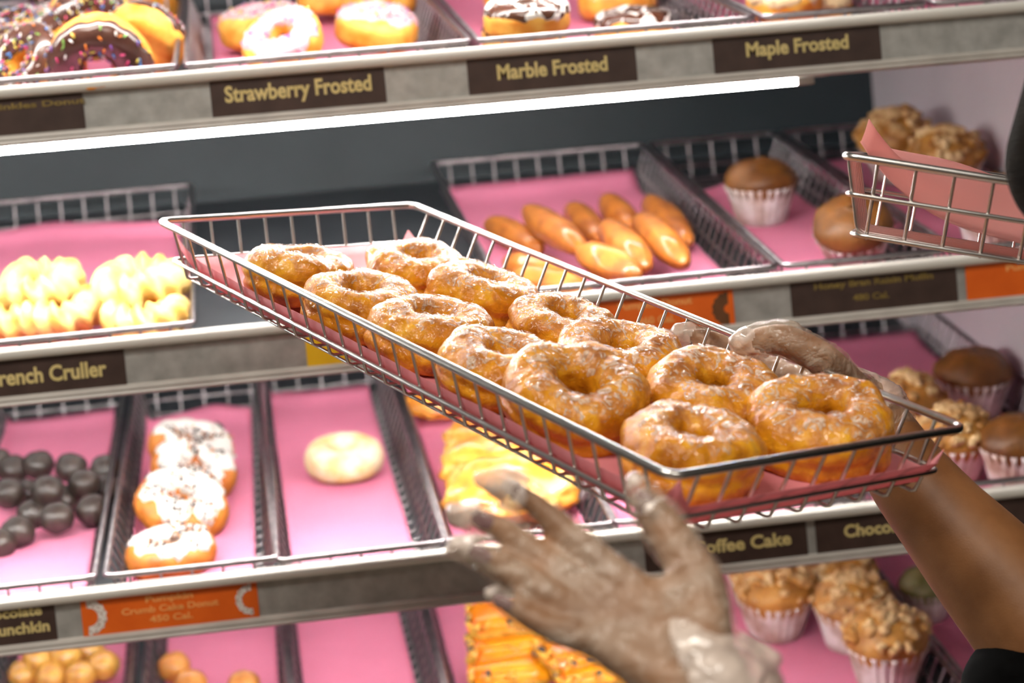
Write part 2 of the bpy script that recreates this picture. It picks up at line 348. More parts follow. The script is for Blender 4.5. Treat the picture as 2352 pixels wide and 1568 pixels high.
M['under'] = mat('white enamel underside', (.75,.75,.73), .5); tex(M['under'], (.70,.70,.68), (.78,.78,.76), 8)
def paper_mat(name, c, tl=.22):
    m = mat(name, c, .62); tex(m, tuple(x*.94 for x in c), tuple(min(1,x*1.04) for x in c), 9, 3)
    nt = m.node_tree; b = nt.nodes['Principled BSDF']; out = nt.nodes['Material Output']
    tr = nt.nodes.new('ShaderNodeBsdfTranslucent'); tr.inputs['Color'].default_value = (*[x*.9 for x in c],1)
    mx = nt.nodes.new('ShaderNodeMixShader'); mx.inputs[0].default_value = tl
    nt.links.new(b.outputs[0], mx.inputs[1]); nt.links.new(tr.outputs[0], mx.inputs[2]); nt.links.new(mx.outputs[0], out.inputs[0])
    bump(m, 14, .5, .004, 2)
    return m
M['paper'] = paper_mat('pink tray paper', (.85,.27,.43))
M['paper_warm'] = paper_mat('salmon pink tray paper', (.90,.36,.39), .45)
M['paper_salmon'] = paper_mat('pale salmon tray paper', (.95,.50,.46), .5)
M['spot'] = mat('dark syrup spot', (.25,.02,.05), .3)
M['brown_card'] = mat('dark brown card', (.05,.027,.02), .5); tex(M['brown_card'], (.042,.022,.016), (.06,.033,.025), 40)
M['orange_card'] = mat('orange card', (.80,.13,.006), .45); tex(M['orange_card'], (.76,.12,.005), (.84,.145,.008), 30)
M['yellow_card'] = mat('yellow card', (.85,.50,.01), .45); tex(M['yellow_card'], (.82,.47,.01), (.88,.53,.015), 30)
M['gold_ink'] = mat('pale gold ink', (.68,.55,.22), .5); tex(M['gold_ink'], (.64,.52,.2), (.72,.58,.25), 60)
M['faded_ink'] = mat('faded gold ink', (.22,.15,.03), .5); tex(M['faded_ink'], (.18,.12,.025), (.26,.18,.04), 60)
M['peach_ink'] = mat('peach ink', (.90,.38,.10), .5); tex(M['peach_ink'], (.85,.35,.09), (.95,.42,.12), 60)
M['print_dark'] = mat('printed brown', (.12,.045,.01), .5); tex(M['print_dark'], (.1,.04,.01), (.15,.055,.015), 60)
M['print_white'] = mat('printed crumb ring', (.7,.62,.55), .5); tex(M['print_white'], (.35,.22,.15), (.85,.8,.75), 500, 2, .35, .55)

def dough(name, dark, light, pale=None, coat=.0, rough=.5, bs=.3, bscale=150, sss=.12):
    m = mat(name, light, rough, coat=coat, sss=sss, coat_rough=.08)
    tex(m, dark, light, 45, 5, .36, .62, c3=pale, mid=.52) if pale else tex(m, dark, light, 45, 5, .36, .62)
    bump(m, bscale, bs, .0015, 4, coat=coat > 0)
    return m
# the glazed donuts of the held tray: amber dough under crinkled clear glaze, pale line round the waist
def glazed_dough():
    m = mat('glazed amber dough', (.5,.2,.02), .5, coat=.8, coat_rough=.04, sss=.05, spec=.2)
    nt = m.node_tree; b = nt.nodes['Principled BSDF']
    tc = nt.nodes.new('ShaderNodeTexCoord'); n = nt.nodes.new('ShaderNodeTexNoise'); r = nt.nodes.new('ShaderNodeValToRGB')
    n.inputs['Scale'].default_value = 55; n.inputs['Detail'].default_value = 5; n.inputs['Distortion'].default_value = .6
    cr = r.color_ramp; cr.elements[0].position = .30; cr.elements[1].position = .72
    cr.elements[0].color = (.34,.095,.003,1); cr.elements[1].color = (.88,.44,.018,1); e = cr.elements.new(.5); e.color = (.64,.24,.006,1)
    nt.links.new(tc.outputs['Object'], n.inputs['Vector']); nt.links.new(n.outputs['Fac'], r.inputs['Fac'])
    # fine pale flecks
    n2 = nt.nodes.new('ShaderNodeTexNoise'); n2.inputs['Scale'].default_value = 260; n2.inputs['Detail'].default_value = 3
    r2 = nt.nodes.new('ShaderNodeValToRGB'); r2.color_ramp.elements[0].position = .58; r2.color_ramp.elements[1].position = .72
    nt.links.new(tc.outputs['Object'], n2.inputs['Vector']); nt.links.new(n2.outputs['Fac'], r2.inputs['Fac'])
    sc = nt.nodes.new('ShaderNodeMath'); sc.operation = 'MULTIPLY'; sc.inputs[1].default_value = .45
    nt.links.new(r2.outputs['Color'], sc.inputs[0])
    mx = nt.nodes.new('ShaderNodeMixRGB'); mx.inputs['Color2'].default_value = (.85,.48,.08,1)
    nt.links.new(sc.outputs[0], mx.inputs['Fac']); nt.links.new(r.outputs['Color'], mx.inputs['Color1'])
    nt.links.new(mx.outputs['Color'], b.inputs['Base Color'])
    # dough texture + crinkles in the glaze
    n3 = nt.nodes.new('ShaderNodeTexNoise'); n3.inputs['Scale'].default_value = 170; n3.inputs['Detail'].default_value = 4; n3.inputs['Distortion'].default_value = 1.2
    u = nt.nodes.new('ShaderNodeBump'); u.inputs['Strength'].default_value = .5; u.inputs['Distance'].default_value = .0016
    nt.links.new(tc.outputs['Object'], n3.inputs['Vector']); nt.links.new(n3.outputs['Fac'], u.inputs['Height']); nt.links.new(u.outputs['Normal'], b.inputs['Normal'])
    n4 = nt.nodes.new('ShaderNodeTexNoise'); n4.inputs['Scale'].default_value = 90; n4.inputs['Detail'].default_value = 3; n4.inputs['Distortion'].default_value = 2.2
    u2 = nt.nodes.new('ShaderNodeBump'); u2.inputs['Strength'].default_value = .8; u2.inputs['Distance'].default_value = .0034
    nt.links.new(tc.outputs['Object'], n4.inputs['Vector']); nt.links.new(n4.outputs['Fac'], u2.inputs['Height']); nt.links.new(u2.outputs['Normal'], b.inputs['Coat Normal'])
    return m
M['glazed'] = glazed_dough()
M['glaze_film_glints'] = mat('sugar glaze with painted glints', (.86,.74,.60), .16, coat=1, coat_rough=.06)
def film_mat(name, color, rough, alpha, bscale, bstr, bdist, crough=.12, ar=None, dist_=1.5):
    "thin clear film: partly transparent, partly glossy and milky"
    m = mat(name, color, rough, coat=1, coat_rough=crough)
    nt = m.node_tree; b = nt.nodes['Principled BSDF']; out = nt.nodes['Material Output']
    tr = nt.nodes.new('ShaderNodeBsdfTransparent'); tr.inputs['Color'].default_value = (.97,.94,.90,1)
    mx = nt.nodes.new('ShaderNodeMixShader')
    tc = nt.nodes.new('ShaderNodeTexCoord'); n = nt.nodes.new('ShaderNodeTexNoise'); n.inputs['Scale'].default_value = bscale*.5; n.inputs['Detail'].default_value = 4; n.inputs['Distortion'].default_value = dist_
    mr = nt.nodes.new('ShaderNodeMapRange'); mr.inputs[1].default_value = .35; mr.inputs[2].default_value = .7; mr.inputs[3].default_value = alpha*.6; mr.inputs[4].default_value = min(1,alpha*1.7)
    if ar: [setattr(mr.inputs[k_+1], 'default_value', v_) for k_, v_ in enumerate(ar)]; n.inputs['Scale'].default_value = bscale
    nt.links.new(tc.outputs['Object'], n.inputs['Vector']); nt.links.new(n.outputs['Fac'], mr.inputs[0]); nt.links.new(mr.outputs[0], mx.inputs[0])
    nt.links.new(tr.outputs[0], mx.inputs[1]); nt.links.new(b.outputs[0], mx.inputs[2]); nt.links.new(mx.outputs[0], out.inputs[0])
    bump(m, bscale, bstr, bdist, 4, coat=True, distortion=1.5)
    return m
M['glaze_film_glints'] = film_mat('sugar glaze with painted glints', (.90,.76,.60), .12, .20, 95, 1.0, .0050, .05, (.48,.62,.07,.62), 2.4)  # sugar film, with white glints painted in as pale opaque streaks
M['glove'] = film_mat('clear plastic glove', (.80,.68,.54), .18, .22, 60, 1.0, .005)
M['glove_tip'] = film_mat('milky empty glove tip', (.74,.62,.53), .35, .72, 60, .4, .002)
M['skin'] = mat('brown skin', (.31,.14,.05), .5, sss=.06); tex(M['skin'], (.20,.080,.024), (.32,.142,.050), 28, 5, .3, .7)
bump(M['skin'], 700, .22, .0005)
M['nail'] = mat('purple nail polish', (.13,.012,.05), .2, coat=.8); tex(M['nail'], (.11,.01,.04), (.15,.015,.06), 100)
M['hair'] = mat('dark brown hair', (.006,.004,.002), .9, spec=.1); bump(M['hair'], 60, .7, .003, stretch=(1,1,12)); tex(M['hair'], (.004,.0026,.0014), (.009,.006,.003), 60)
M['shirt'] = mat('black knit cloth', (.003,.003,.003), .95, spec=.05); tex(M['shirt'], (.002,.002,.002), (.004,.004,.004), 80)
M['trousers'] = mat('black trousers', (.012,.012,.014), .8); tex(M['trousers'], (.01,.01,.012), (.016,.016,.018), 60)
M['yeast'] = dough('golden yeast dough', (.72,.26,.02), (.90,.50,.09), bs=.15)
M['yeast_gloss'] = dough('glazed golden dough', (.70,.24,.02), (.88,.45,.06), coat=.8, bs=.1)
M['chocolate'] = mat('dark chocolate icing', (.055,.022,.014), .22, coat=.5); tex(M['chocolate'], (.045,.017,.011), (.08,.035,.024), 25); bump(M['chocolate'], 60, .15, .001)
M['pink_icing'] = mat('pale pink icing', (.70,.38,.41), .3, coat=.4); tex(M['pink_icing'], (.64,.33,.37), (.76,.44,.46), 40); bump(M['pink_icing'], 60, .2, .001)
M['marble_icing'] = mat('marbled chocolate icing', (.05,.02,.01), .25, coat=.4); tex(M['marble_icing'], (.07,.025,.012), (.9,.87,.82), 26, 2, .50, .53, 2.2)
M['maple_icing'] = mat('tan maple icing', (.62,.42,.22), .45); tex(M['maple_icing'], (.16,.07,.03), (.74,.56,.32), 70, 5, .32, .45)
M['white_icing'] = mat('white icing', (.6,.58,.54), .35, coat=.2); tex(M['white_icing'], (.34,.30,.27), (.66,.64,.60), 60, 4, .3, .42); bump(M['white_icing'], 90, .4, .0015)
M['cake'] = dough('orange brown cake', (.36,.10,.008), (.52,.18,.02), bs=.3)
M['cruller'] = dough('pale yellow cruller', (.80,.46,.09), (.88,.68,.26), coat=.3, bs=.2)
M['powder'] = dough('powdered cream donut', (.74,.48,.20), (.84,.70,.50), bs=.2)
M['fritter'] = dough('glazed fritter', (.60,.20,.015), (.92,.62,.18), pale=(.82,.36,.03), coat=1, bs=.6, bscale=80)
M['stick'] = dough('glazed brown stick', (.34,.09,.006), (.55,.18,.018), coat=.6, bs=.15, bscale=60)
M['darkball'] = dough('dark cocoa dough', (.012,.007,.005), (.032,.021,.015), coat=.2, bs=.5)
M['goldball'] = dough('glazed gold dough', (.40,.15,.012), (.74,.42,.07), coat=1, bs=.3)
M['brownball'] = dough('glazed brown dough', (.40,.13,.01), (.66,.30,.05), coat=.6, bs=.3)
M['bran'] = dough('dark bran crumb', (.10,.034,.003), (.19,.070,.008), coat=0, bs=.5, bscale=260)
M['crumb'] = dough('golden crumb', (.26,.10,.014), (.50,.24,.045), bs=.7, bscale=120)
M['crumblump'] = mat('sugared crumb lumps', (.6,.4,.15), .6); tex(M['crumblump'], (.36,.16,.025), (.74,.54,.28), 45, 4, .42, .66)
M['green'] = dough('green crumb', (.12,.12,.03), (.25,.22,.08), bs=.5)
M['cup'] = mat('pleated paper cup', (.72,.60,.58), .6); tex(M['cup'], (.42,.28,.22), (.86,.78,.78), 30, 4, .35, .6)
M['orange_icing'] = mat('orange icing', (.95,.30,.005), .3, coat=.4); tex(M['orange_icing'], (.90,.22,.003), (.98,.42,.01), 20, 2)
M['bar'] = dough('yellow pastry bar', (.50,.22,.02), (.86,.55,.08), bs=.3)
M['crumbs_dark'] = mat('dark cookie crumbs', (.04,.03,.028), .6); tex(M['crumbs_dark'], (.03,.02,.02), (.12,.1,.09), 200)
SPR = []
for nm, c in (('white',(.9,.88,.85)),('pink',(.85,.08,.25)),('yellow',(.85,.70,.10)),('orange',(.9,.25,.02)),('violet',(.18,.08,.35)),('blue',(.05,.25,.6)),('green',(.2,.45,.08))):
    m = mat(nm+' sprinkle', c, .3, coat=.5); tex(m, tuple(x*.9 for x in c), c, 300); SPR.append(m)

# ---------------------------------------------------------------- the setting
def structure(name, me, m):
    o = mobj(name, me, m, smooth=False); o['kind'] = 'structure'; return o
structure('floor', box(-2.6,2.6,-2.0,2.85,-.05,0), M['floor'])
structure('wall_back', box(-2.6,2.6,2.792,2.85,0,3.0), M['panel'])
structure('wall_right', box(.832,.90,1.99,2.79,0,3.0), M['wall'])
structure('ceiling', box(-2.6,2.6,-2.0,2.85,3.0,3.05), M['plain_wall'])
structure('wall_front', box(-2.6,2.6,-2.06,-2.0,0,3.0), M['plain_wall'])
structure('wall_left', box(-2.66,-2.6,-2.06,2.85,0,3.0), M['plain_wall'])

# ---------------------------------------------------------------- shelves
S12 = R(12); cS, sS = math.cos(S12), math.sin(S12)
XL_, XR_ = -1.0, .830
SHELF_LABELS = ['top display shelf in view, metal price rail reading strawberry, marble and maple frosted',
                'middle display shelf with an empty gap between the cruller tray and the stick tray',
                'lower display shelf with narrow trays, orange crumb cake card on its price rail',
                'bottom display shelf, only its trays showing under the lower price rail']
def shelf(top, label, dz=.0065, tm='tube'):
    r = empty('display_shelf', Matrix.Translation((0,2.0,top)), label, 'shelf', 'sloping bakery display shelves')
    L = lambda n, me, m, sm=False: mobj(n, me, m, r, smooth=sm)
    # sloping board under the trays
    y0, y1 = .009, .79; z0 = -.0435; z1 = z0+(y1-y0)*math.tan(S12)
    vs = [(x,y,z+d) for x in (XL_,XR_) for (y,z) in ((y0,z0),(y1,z1)) for d in (0,-.003)]
    L('board', (vs, [(0,2,6,4),(1,5,7,3),(0,4,5,1),(2,3,7,6),(0,1,3,2),(4,6,7,5)]), M['board'])
    L('bounce_sheet', (([(x,y,z-.0034-d) for x in (XL_+.01,XR_-.01) for (y,z) in ((.04,z0+.031*math.tan(S12)),(y1-.01,z1-.01*math.tan(S12))) for d in (0,.001)]), [(0,2,6,4),(1,5,7,3),(0,4,5,1),(2,3,7,6),(0,1,3,2),(4,6,7,5)]), M['under'])  # unseen white sheet, added to bounce lamp light onto the trays below
    L('price_rail', box(XL_,XR_,.0005,.0035,-.052,-.004), M['fascia'])
    pts = [(-.004+.0055*math.cos(a)*.9, -.006+.0058*math.sin(a)) for a in [R(90+k*180/8) for k in range(9)]]
    prof = [(.0095,-.0002)]+[(y+.001,z) for y,z in pts]+[(.0005,-.0118),(.0095,-.0105)]
    n = len(prof); vs = [(x,y,z) for x in (XL_,XR_) for y,z in prof]
    fs = [(k,(k+1)%n,n+(k+1)%n,n+k) for k in range(n)]+[tuple(range(n))[::-1],tuple(range(n,2*n))]
    L('top_edge', (vs,fs), M['bead'])
    prof = [(.004,-.0445),(-.0006,-.0447),(-.0040,-.0465),(-.0048,-.0490),(-.0036,-.0500),(-.0040,-.0512),(-.0048,-.0530),(-.0030,-.0548),(.004,-.0552)]
    n = len(prof); vs = [(x,y,z) for x in (XL_,XR_) for y,z in prof]
    fs = [(k,(k+1)%n,n+(k+1)%n,n+k) for k in range(n)]+[tuple(range(n))[::-1],tuple(range(n,2*n))]
    L('lower_lip', (vs,fs), M['lip'])
    L('support_rod', tomesh('rod', tube([(XL_,.62,-.046+.62*math.tan(S12)-.008),(XR_,.62,-.046+.62*math.tan(S12)-.008)], .004, 8)), M['steel'], True)
    # lamp under the front edge
    L('lamp_housing', box(-.95,.56,.016,.034,-.0545+dz,-.0475+dz,.001), M['lip'])
    tb = L('light_tube', tomesh('tube', tube([(-.93,.022,-.0568+dz),(.528,.022,-.0568+dz)], .0042, 10)), M[tm], True)
    for a_, b_ in ((.40,.006),):  # unseen second tube, added to brighten the backs of the trays
        zz = -.0465+a_*math.tan(S12)-.011
        L('light_tube', tomesh('tube', tube([(-.93,a_,zz),(.50,a_,zz)], .0042, 10)), M['tube_added'], True)
    L('tube_cap', box(.528,.545,.016,.028,-.0615+dz,-.0530+dz,.001), M['lip'])
    return r
for t, lb in zip(TOP, SHELF_LABELS): shelf(t, lb, 0 if t == TOP[0] else .0065, 'tube_dim' if t == TOP[2] else 'tube')
shelf(TOP[0]+.242, 'uppermost display shelf above the picture, its lamp lighting the frosted donuts')

# ---------------------------------------------------------------- wire trays
TH = .044; INS = .016
def cross_path(W, H=TH):
    L = [(-.0008,H+.0022),(.0006,H-.001),(INS-.0022,.0050),(INS-.0006,.0014),(INS+.0026,0)]
    return [(u,0,z) for u,z in L] + [(W-u,0,z) for u,z in reversed(L)]
WIRES = {}
def tray(name, Mx, W, Ln, label, group=None, H=TH, rz=.013, foot=False, m='worn'):
    key = (round(W,3), round(Ln,3), H, m)
    if key not in WIRES:
        a = tomesh('cross_wire', tube(cross_path(W, H), .00128, 8), M[m])
        b = [(0,v,z-.0022) for (v,_,z) in cross_path(Ln, H)]; b[0] = (0,b[0][1],H+.0005); b[-1] = (0,b[-1][1],H+.0005)
        b = tomesh('long_wire', tube(b, .00128, 8), M[m])
        rim = tomesh('rim', tube(roundrect(0,0,W,Ln,.009,H), .0029, 10, True), M[m])
        i = INS*(1-rz/H)-.0028
        rail = tomesh('rail', tube(roundrect(i,i,W-i,Ln-i,.008,rz), .0018, 8, True), M[m])
        WIRES[key] = (a, b, rim, rail)
    a, b, rim, rail = WIRES[key]
    r = empty(name, Mx, label, 'tray', group)
    mobj('rim', rim, None, r); mobj('side_rail', rail, None, r)
    if foot: mobj('bottom_rail', tomesh('rail', tube(roundrect(INS-.004,INS-.004,W-INS+.004,Ln-INS+.004,.012,-.001), .0017, 8, True), M['steel']), None, r)
    n = int(round(Ln/.0255))-1; d = Ln/(n+1)
    for k in range(n): mobj('wire', a, None, r, loc=(0, d*(k+1), 0))
    n = max(3, int(round(W/.0262))-1); d = (W-2*INS-.012)/(n-1)
    for k in range(n): mobj('wire', b, None, r, loc=(INS+.006+d*k, 0, 0))
    return r

def liner(Mx, W, Ln, label, v0=.004, v1=None, curl=(.002,-.005,.010,.006), seed=0, warp=.0010, cut=0, m='paper', inset=0):
    "sheet of paper lying on the tray floor; curl = how high it climbs left, right, front, back"
    v1 = v1 or Ln-.03; NU, NV = 22, 46; vs = []
    cl, cr, cf, cb = curl
    for j in range(NV+1):
        for i in range(NU+1):
            s, t = i/NU, j/NV
            e = .022
            # arc-length style mapping: floor in the middle, climbing near the edges
            x = s*(W-2*INS+cl+cr+.002) - cl - inset; y = v0 + t*(v1-v0)
            z = .0022
            u = INS+.001+x
            if x < 0: z += -x*.93; u = INS+.001+x*.34
            xr = x-(W-2*INS-.002)
            if xr > 0: z += xr*.93; u = W-INS-.001+xr*.34
            y0 = INS+.004
            if y < y0 and cf > 0:
                k = (y0-y)/(y0-v0); z += cf*k*k*.9
            yb = v1-.05
            if y > yb: k = (y-yb)/.05; z += cb*k*k
            if cut and t > .85: y -= cut*abs(s-cutc(seed))*(t-.85)/.15
            z += warp*(1+nz((u,y,0), 11, seed*3.1)*2.2)*(.35+.65*abs(2*s-1)) + .0006*nz((u,y,0), 45, seed)
            vs.append((u, y, max(z, .0014)))
    fs = [(j*(NU+1)+i, j*(NU+1)+i+1, (j+1)*(NU+1)+i+1, (j+1)*(NU+1)+i) for j in range(NV) for i in range(NU)]
    o = mobj('paper_liner', (vs,fs), M[m]); o.matrix_world = Mx
    sd = o.modifiers.new('thick', 'SOLIDIFY'); sd.thickness = .0003; sd.offset = 1
    tag(o, label, 'paper', 'pink tray papers')
    return o
def cutc(seed): return .35 + .3*((seed*7) % 3)/2

TM = {}
TRAYLEN = .665
TRAY_LABELS = {
 'T11':'wire tray of sprinkled chocolate donuts, leftmost on the top shelf','T12':'wire tray of pink strawberry donuts on the top shelf',
 'T13':'wire tray of marble frosted donuts on the top shelf','T14':'narrow wire tray holding the maple donuts on the top shelf','T15':'narrow wire tray at the right end of the top shelf',
 'T21':'wire tray of pale yellow crullers on the middle shelf','T22':'wire tray of brown glazed sticks on the middle shelf','T23':'narrow wire tray with two bran muffins on the middle shelf',
 'T24':'narrow wire tray against the side wall on the middle shelf','T31':'narrow wire tray of dark donut holes on the lower shelf','T32':'narrow wire tray of white iced donuts on the lower shelf',
 'T33':'narrow wire tray with a single powdered donut on the lower shelf','T34':'narrow wire tray of glazed fritters on the lower shelf','T35':'wire tray mostly hidden behind the held tray on the lower shelf',
 'T36':'wire tray with dark muffins beside the side wall on the lower shelf','T41':'narrow wire tray of gold donut holes on the bottom shelf','T42':'narrow wire tray with brown donut holes on the bottom shelf',
 'T43':'empty narrow wire tray with bare pink paper on the bottom shelf','T44':'wire tray of orange iced bars on the bottom shelf','T45':'wire tray of crumb muffins on the bottom shelf','T46':'narrow wire tray behind the forearm on the bottom shelf'}
LINER_OPT = {
 'T21':dict(cut=.10,curl=(.006,-.004,.010,.016),warp=.002),'T22':dict(v1=.63,curl=(.001,-.005,.006,.018)),'T23':dict(v1=.57,cut=.12,curl=(.002,-.004,.016,.01)),
 'T33':dict(curl=(.004,-.010,.012,.012),warp=.0022),'T34':dict(curl=(.014,.004,.016,.01),warp=.0018),'T32':dict(v1=.62,cut=.08,curl=(.010,-.010,.016,.01)),
 'T31':dict(curl=(.008,-.003,.004,.01),warp=.0016),'T43':dict(curl=(.002,-.008,.012,.012)),'T42':dict(curl=(.002,-.003,.01,.01)),'T36':dict(curl=(.004,-.003,.01,.01)),'T12':dict(curl=(-.008,-.008,.002,.01)),'T13':dict(curl=(.004,-.006,.004,.01)),'T11':dict(curl=(.004,-.006,.004,.01))}
TRAY_YAW = {'T22':.6,'T33':1.2,'T32':-1.2,'T31':-1.0,'T34':.5,'T12':1.0,'T21':1.2,'T42':-.8,'T43':.8}
FRONT = {'T31':.004,'T32':.003}
for i, (k, (x0, x1, s)) in enumerate(TRAYS.items()):
    W = x1-x0
    W = .265 if W > .2 and abs(W-.267) < .006 else (.160 if abs(W-.16) < .008 else round(W,3))
    base = Matrix.Translation((x0, 2.013, TOP[s]-.038)) @ Matrix.Rotation(S12, 4, 'X')
    TM[k] = (base, W)
    yaw = R(TRAY_YAW.get(k, 0))
    lift = Matrix.Translation((0,0,FRONT.get(k,0)))
    pm = base @ lift @ Matrix.Translation((W/2,0,0)) @ Matrix.Rotation(yaw*.5, 4, 'Z') @ Matrix.Translation((-W/2,0,0))
    tray('wire_tray', pm, W, TRAYLEN, TRAY_LABELS[k], 'wire trays on the display shelves')
    o = LINER_OPT.get(k, {})
    liner(pm, W, TRAYLEN, 'pink paper lining the '+TRAY_LABELS[k].replace(' wire tray',' tray',1).replace('wire tray','tray',1), seed=i+1, **o)

# ---------------------------------------------------------------- baked goods
def ring(seed, Rm=.0262, a=.0165, b=.0175, n=64, m=28, ex=2.25, lump=.0016, fine=.0006, groove=.0, ridges=None):
    "ring donut; returns grid of points (n x m) with phi from the inside waist up over the top, out and under"
    G = []
    for i in range(n):
        th = 2*math.pi*i/n; row = []
        c, s = math.cos(th), math.sin(th)
        wob = 1 + .035*math.sin(2*th+seed) + .02*math.sin(3*th+seed*2.3)
        for j in range(m):
            ph = math.pi - 2*math.pi*j/m      # pi: inner side, pi/2: top, 0: outer, -pi/2: bottom
            cp, sp = math.cos(ph), math.sin(ph)
            rr = (abs(cp)**ex + abs(sp)**ex)**(-1/ex)
            x = Rm*wob + a*rr*cp*(1.0 if cp > 0 else .92); z = b*rr*sp
            if groove and cp > 0: x -= groove*math.exp(-((z+.001)/.0032)**2)
            p = (x*c, x*s, z)
            d = lump*nz(p, 38, seed) + fine*nz(p, 130, seed+5) if not ridges else lump*nz(p, 38, seed)
            if ridges: d += ridges[0]*math.cos(ridges[1]*ph + ridges[2]*th)
            k = 1 + d/max(a,.001)
            xx = Rm*wob + (x-Rm*wob)*k; z *= k
            row.append(V((xx*c, xx*s, z if z > -b*.93 else -b*.93+(z+b*.93)*.2)))
        G.append(row)
    return G
def grid_faces(n, m, wrap_m=True):
    f = []
    for i in range(n):
        i2 = (i+1) % n
        for j in range(m if wrap_m else m-1):
            j2 = (j+1) % m; f.append((i*m+j, i*m+j2, i2*m+j2, i2*m+j))
    return f
def ring_mesh(name, G, m):
    n = len(G); k = len(G[0]); return tomesh(name, ([p for r in G for p in r], grid_faces(n, k)), m)
def ring_normals(me, n, m):
    return [[me.vertices[i*m+j].normal.copy() for j in range(m)] for i in range(n)]
def icing_mesh(name, G, me, m, seed=0, lo=.08, hi=.46, thick=.0020, wave=.05, bite=0):
    "cap over the top of the ring from the hole to a wavy outer edge, thinning out at its rim"
    n = len(G); k = len(G[0]); Nn = ring_normals(me, n, k); NJ = 16 if n < 100 else 28; vs = []
    for i in range(n):
        th = 2*math.pi*i/n
        h = hi + wave*nz((math.cos(th)*1.0, math.sin(th)*1.0, seed*.7), 2.4, seed) + wave*.5*nz((math.cos(th), math.sin(th), 0), 6, seed+3)
        l = lo + wave*.5*nz((math.cos(th), math.sin(th), 3), 3, seed)
        if bite: h -= bite*max(0, math.cos(th-seed))**3
        h = max(h, l+.06)
        for j in range(NJ+1):
            t = j/NJ; f = (l+(h-l)*t)*k; j0 = int(f) % k; j1 = (j0+1) % k; w = f-int(f)
            p = G[i][j0].lerp(G[i][j1], w); q = Nn[i][j0].lerp(Nn[i][j1], w).normalized()
            e = min(1, min(t, 1-t)*5); off = thick*math.sqrt(e)*(1) - .0006*(1-e)
            vs.append(p + q*(off + .0004*nz(p, 60, seed+9) + (0 if n < 100 else .0007*e*(1-abs(nz(p, 150, seed+4))*3.0))))
    fs = grid_faces(n, NJ+1, False)
    return tomesh(name, (vs, fs), m)
def bits_mesh(name, me_src, mats, count, seed, size=(.0009,.0028), zmin=0, cluster=None, flat=False):
    "little rods or crumbs scattered on the faces of another mesh"
    rnd = random.Random(seed); ps = [p for p in me_src.polygons if p.normal.z > .15 and (cluster is None or cluster(p.center))]
    bm_v, bm_f, mi = [], [], []
    for c in range(count):
        if not ps: break
        p = rnd.choice(ps); n = p.normal; t = n.orthogonal().normalized(); q = Matrix.Rotation(rnd.uniform(0,6.28), 3, n) @ t; s = n.cross(q)
        co = p.center + t*rnd.uniform(-.0012,.0012) + n*size[0]*.6
        w, l = size[0]*rnd.uniform(.8,1.2), size[1]*rnd.uniform(.7,1.2)
        o = len(bm_v)
        for e, k in ((-1,.45),(-.7,1),(.7,1),(1,.45)):
            for g in range(4):
                an = math.pi/2*g; bm_v.append(co + q*l*.5*e + (s*math.cos(an)+n*math.sin(an))*w*.5*k)
        for a in range(3):
            for g in range(4):
                bm_f.append((o+a*4+g, o+a*4+(g+1)%4, o+a*4+4+(g+1)%4, o+a*4+4+g)); mi.append(c % len(mats))
        bm_f.append((o+3,o+2,o+1,o)); bm_f.append((o+12,o+13,o+14,o+15)); mi += [c % len(mats)]*2
    me = tomesh(name, (bm_v, bm_f))
    for m in mats: me.materials.append(m)
    if mi: me.polygons.foreach_set('material_index', mi)
    return me
def blob(name, seed, r, sub=3, lump=.18, sc=(1,1,1), m=None, freq=1.6, fine=.04):
    bm = bmesh.new(); bmesh.ops.create_icosphere(bm, subdivisions=sub, radius=1)
    for v in bm.verts:
        d = 1 + lump*nz(v.co, freq, seed) + fine*nz(v.co, 6, seed+4)
        v.co = V((v.co.x*sc[0]*r*d, v.co.y*sc[1]*r*d, v.co.z*sc[2]*r*d))
    me = bpy.data.meshes.new(name); bm.to_mesh(me); bm.free()
    if m: me.materials.append(m)
    me.polygons.foreach_set('use_smooth', [True]*len(me.polygons)); return me
def lathe(prof, n=48, pleat=0, pn=24):
    vs, fs = [], []; k = len(prof)
    for i in range(n):
        a = 2*math.pi*i/n
        for r, z, w in prof:
            rr = r + pleat*w*math.cos(a*pn); vs.append((rr*math.cos(a), rr*math.sin(a), z))
    for i in range(n):
        for j in range(k-1): fs.append((i*k+j, ((i+1)%n)*k+j, ((i+1)%n)*k+j+1, i*k+j+1))
    return vs, fs

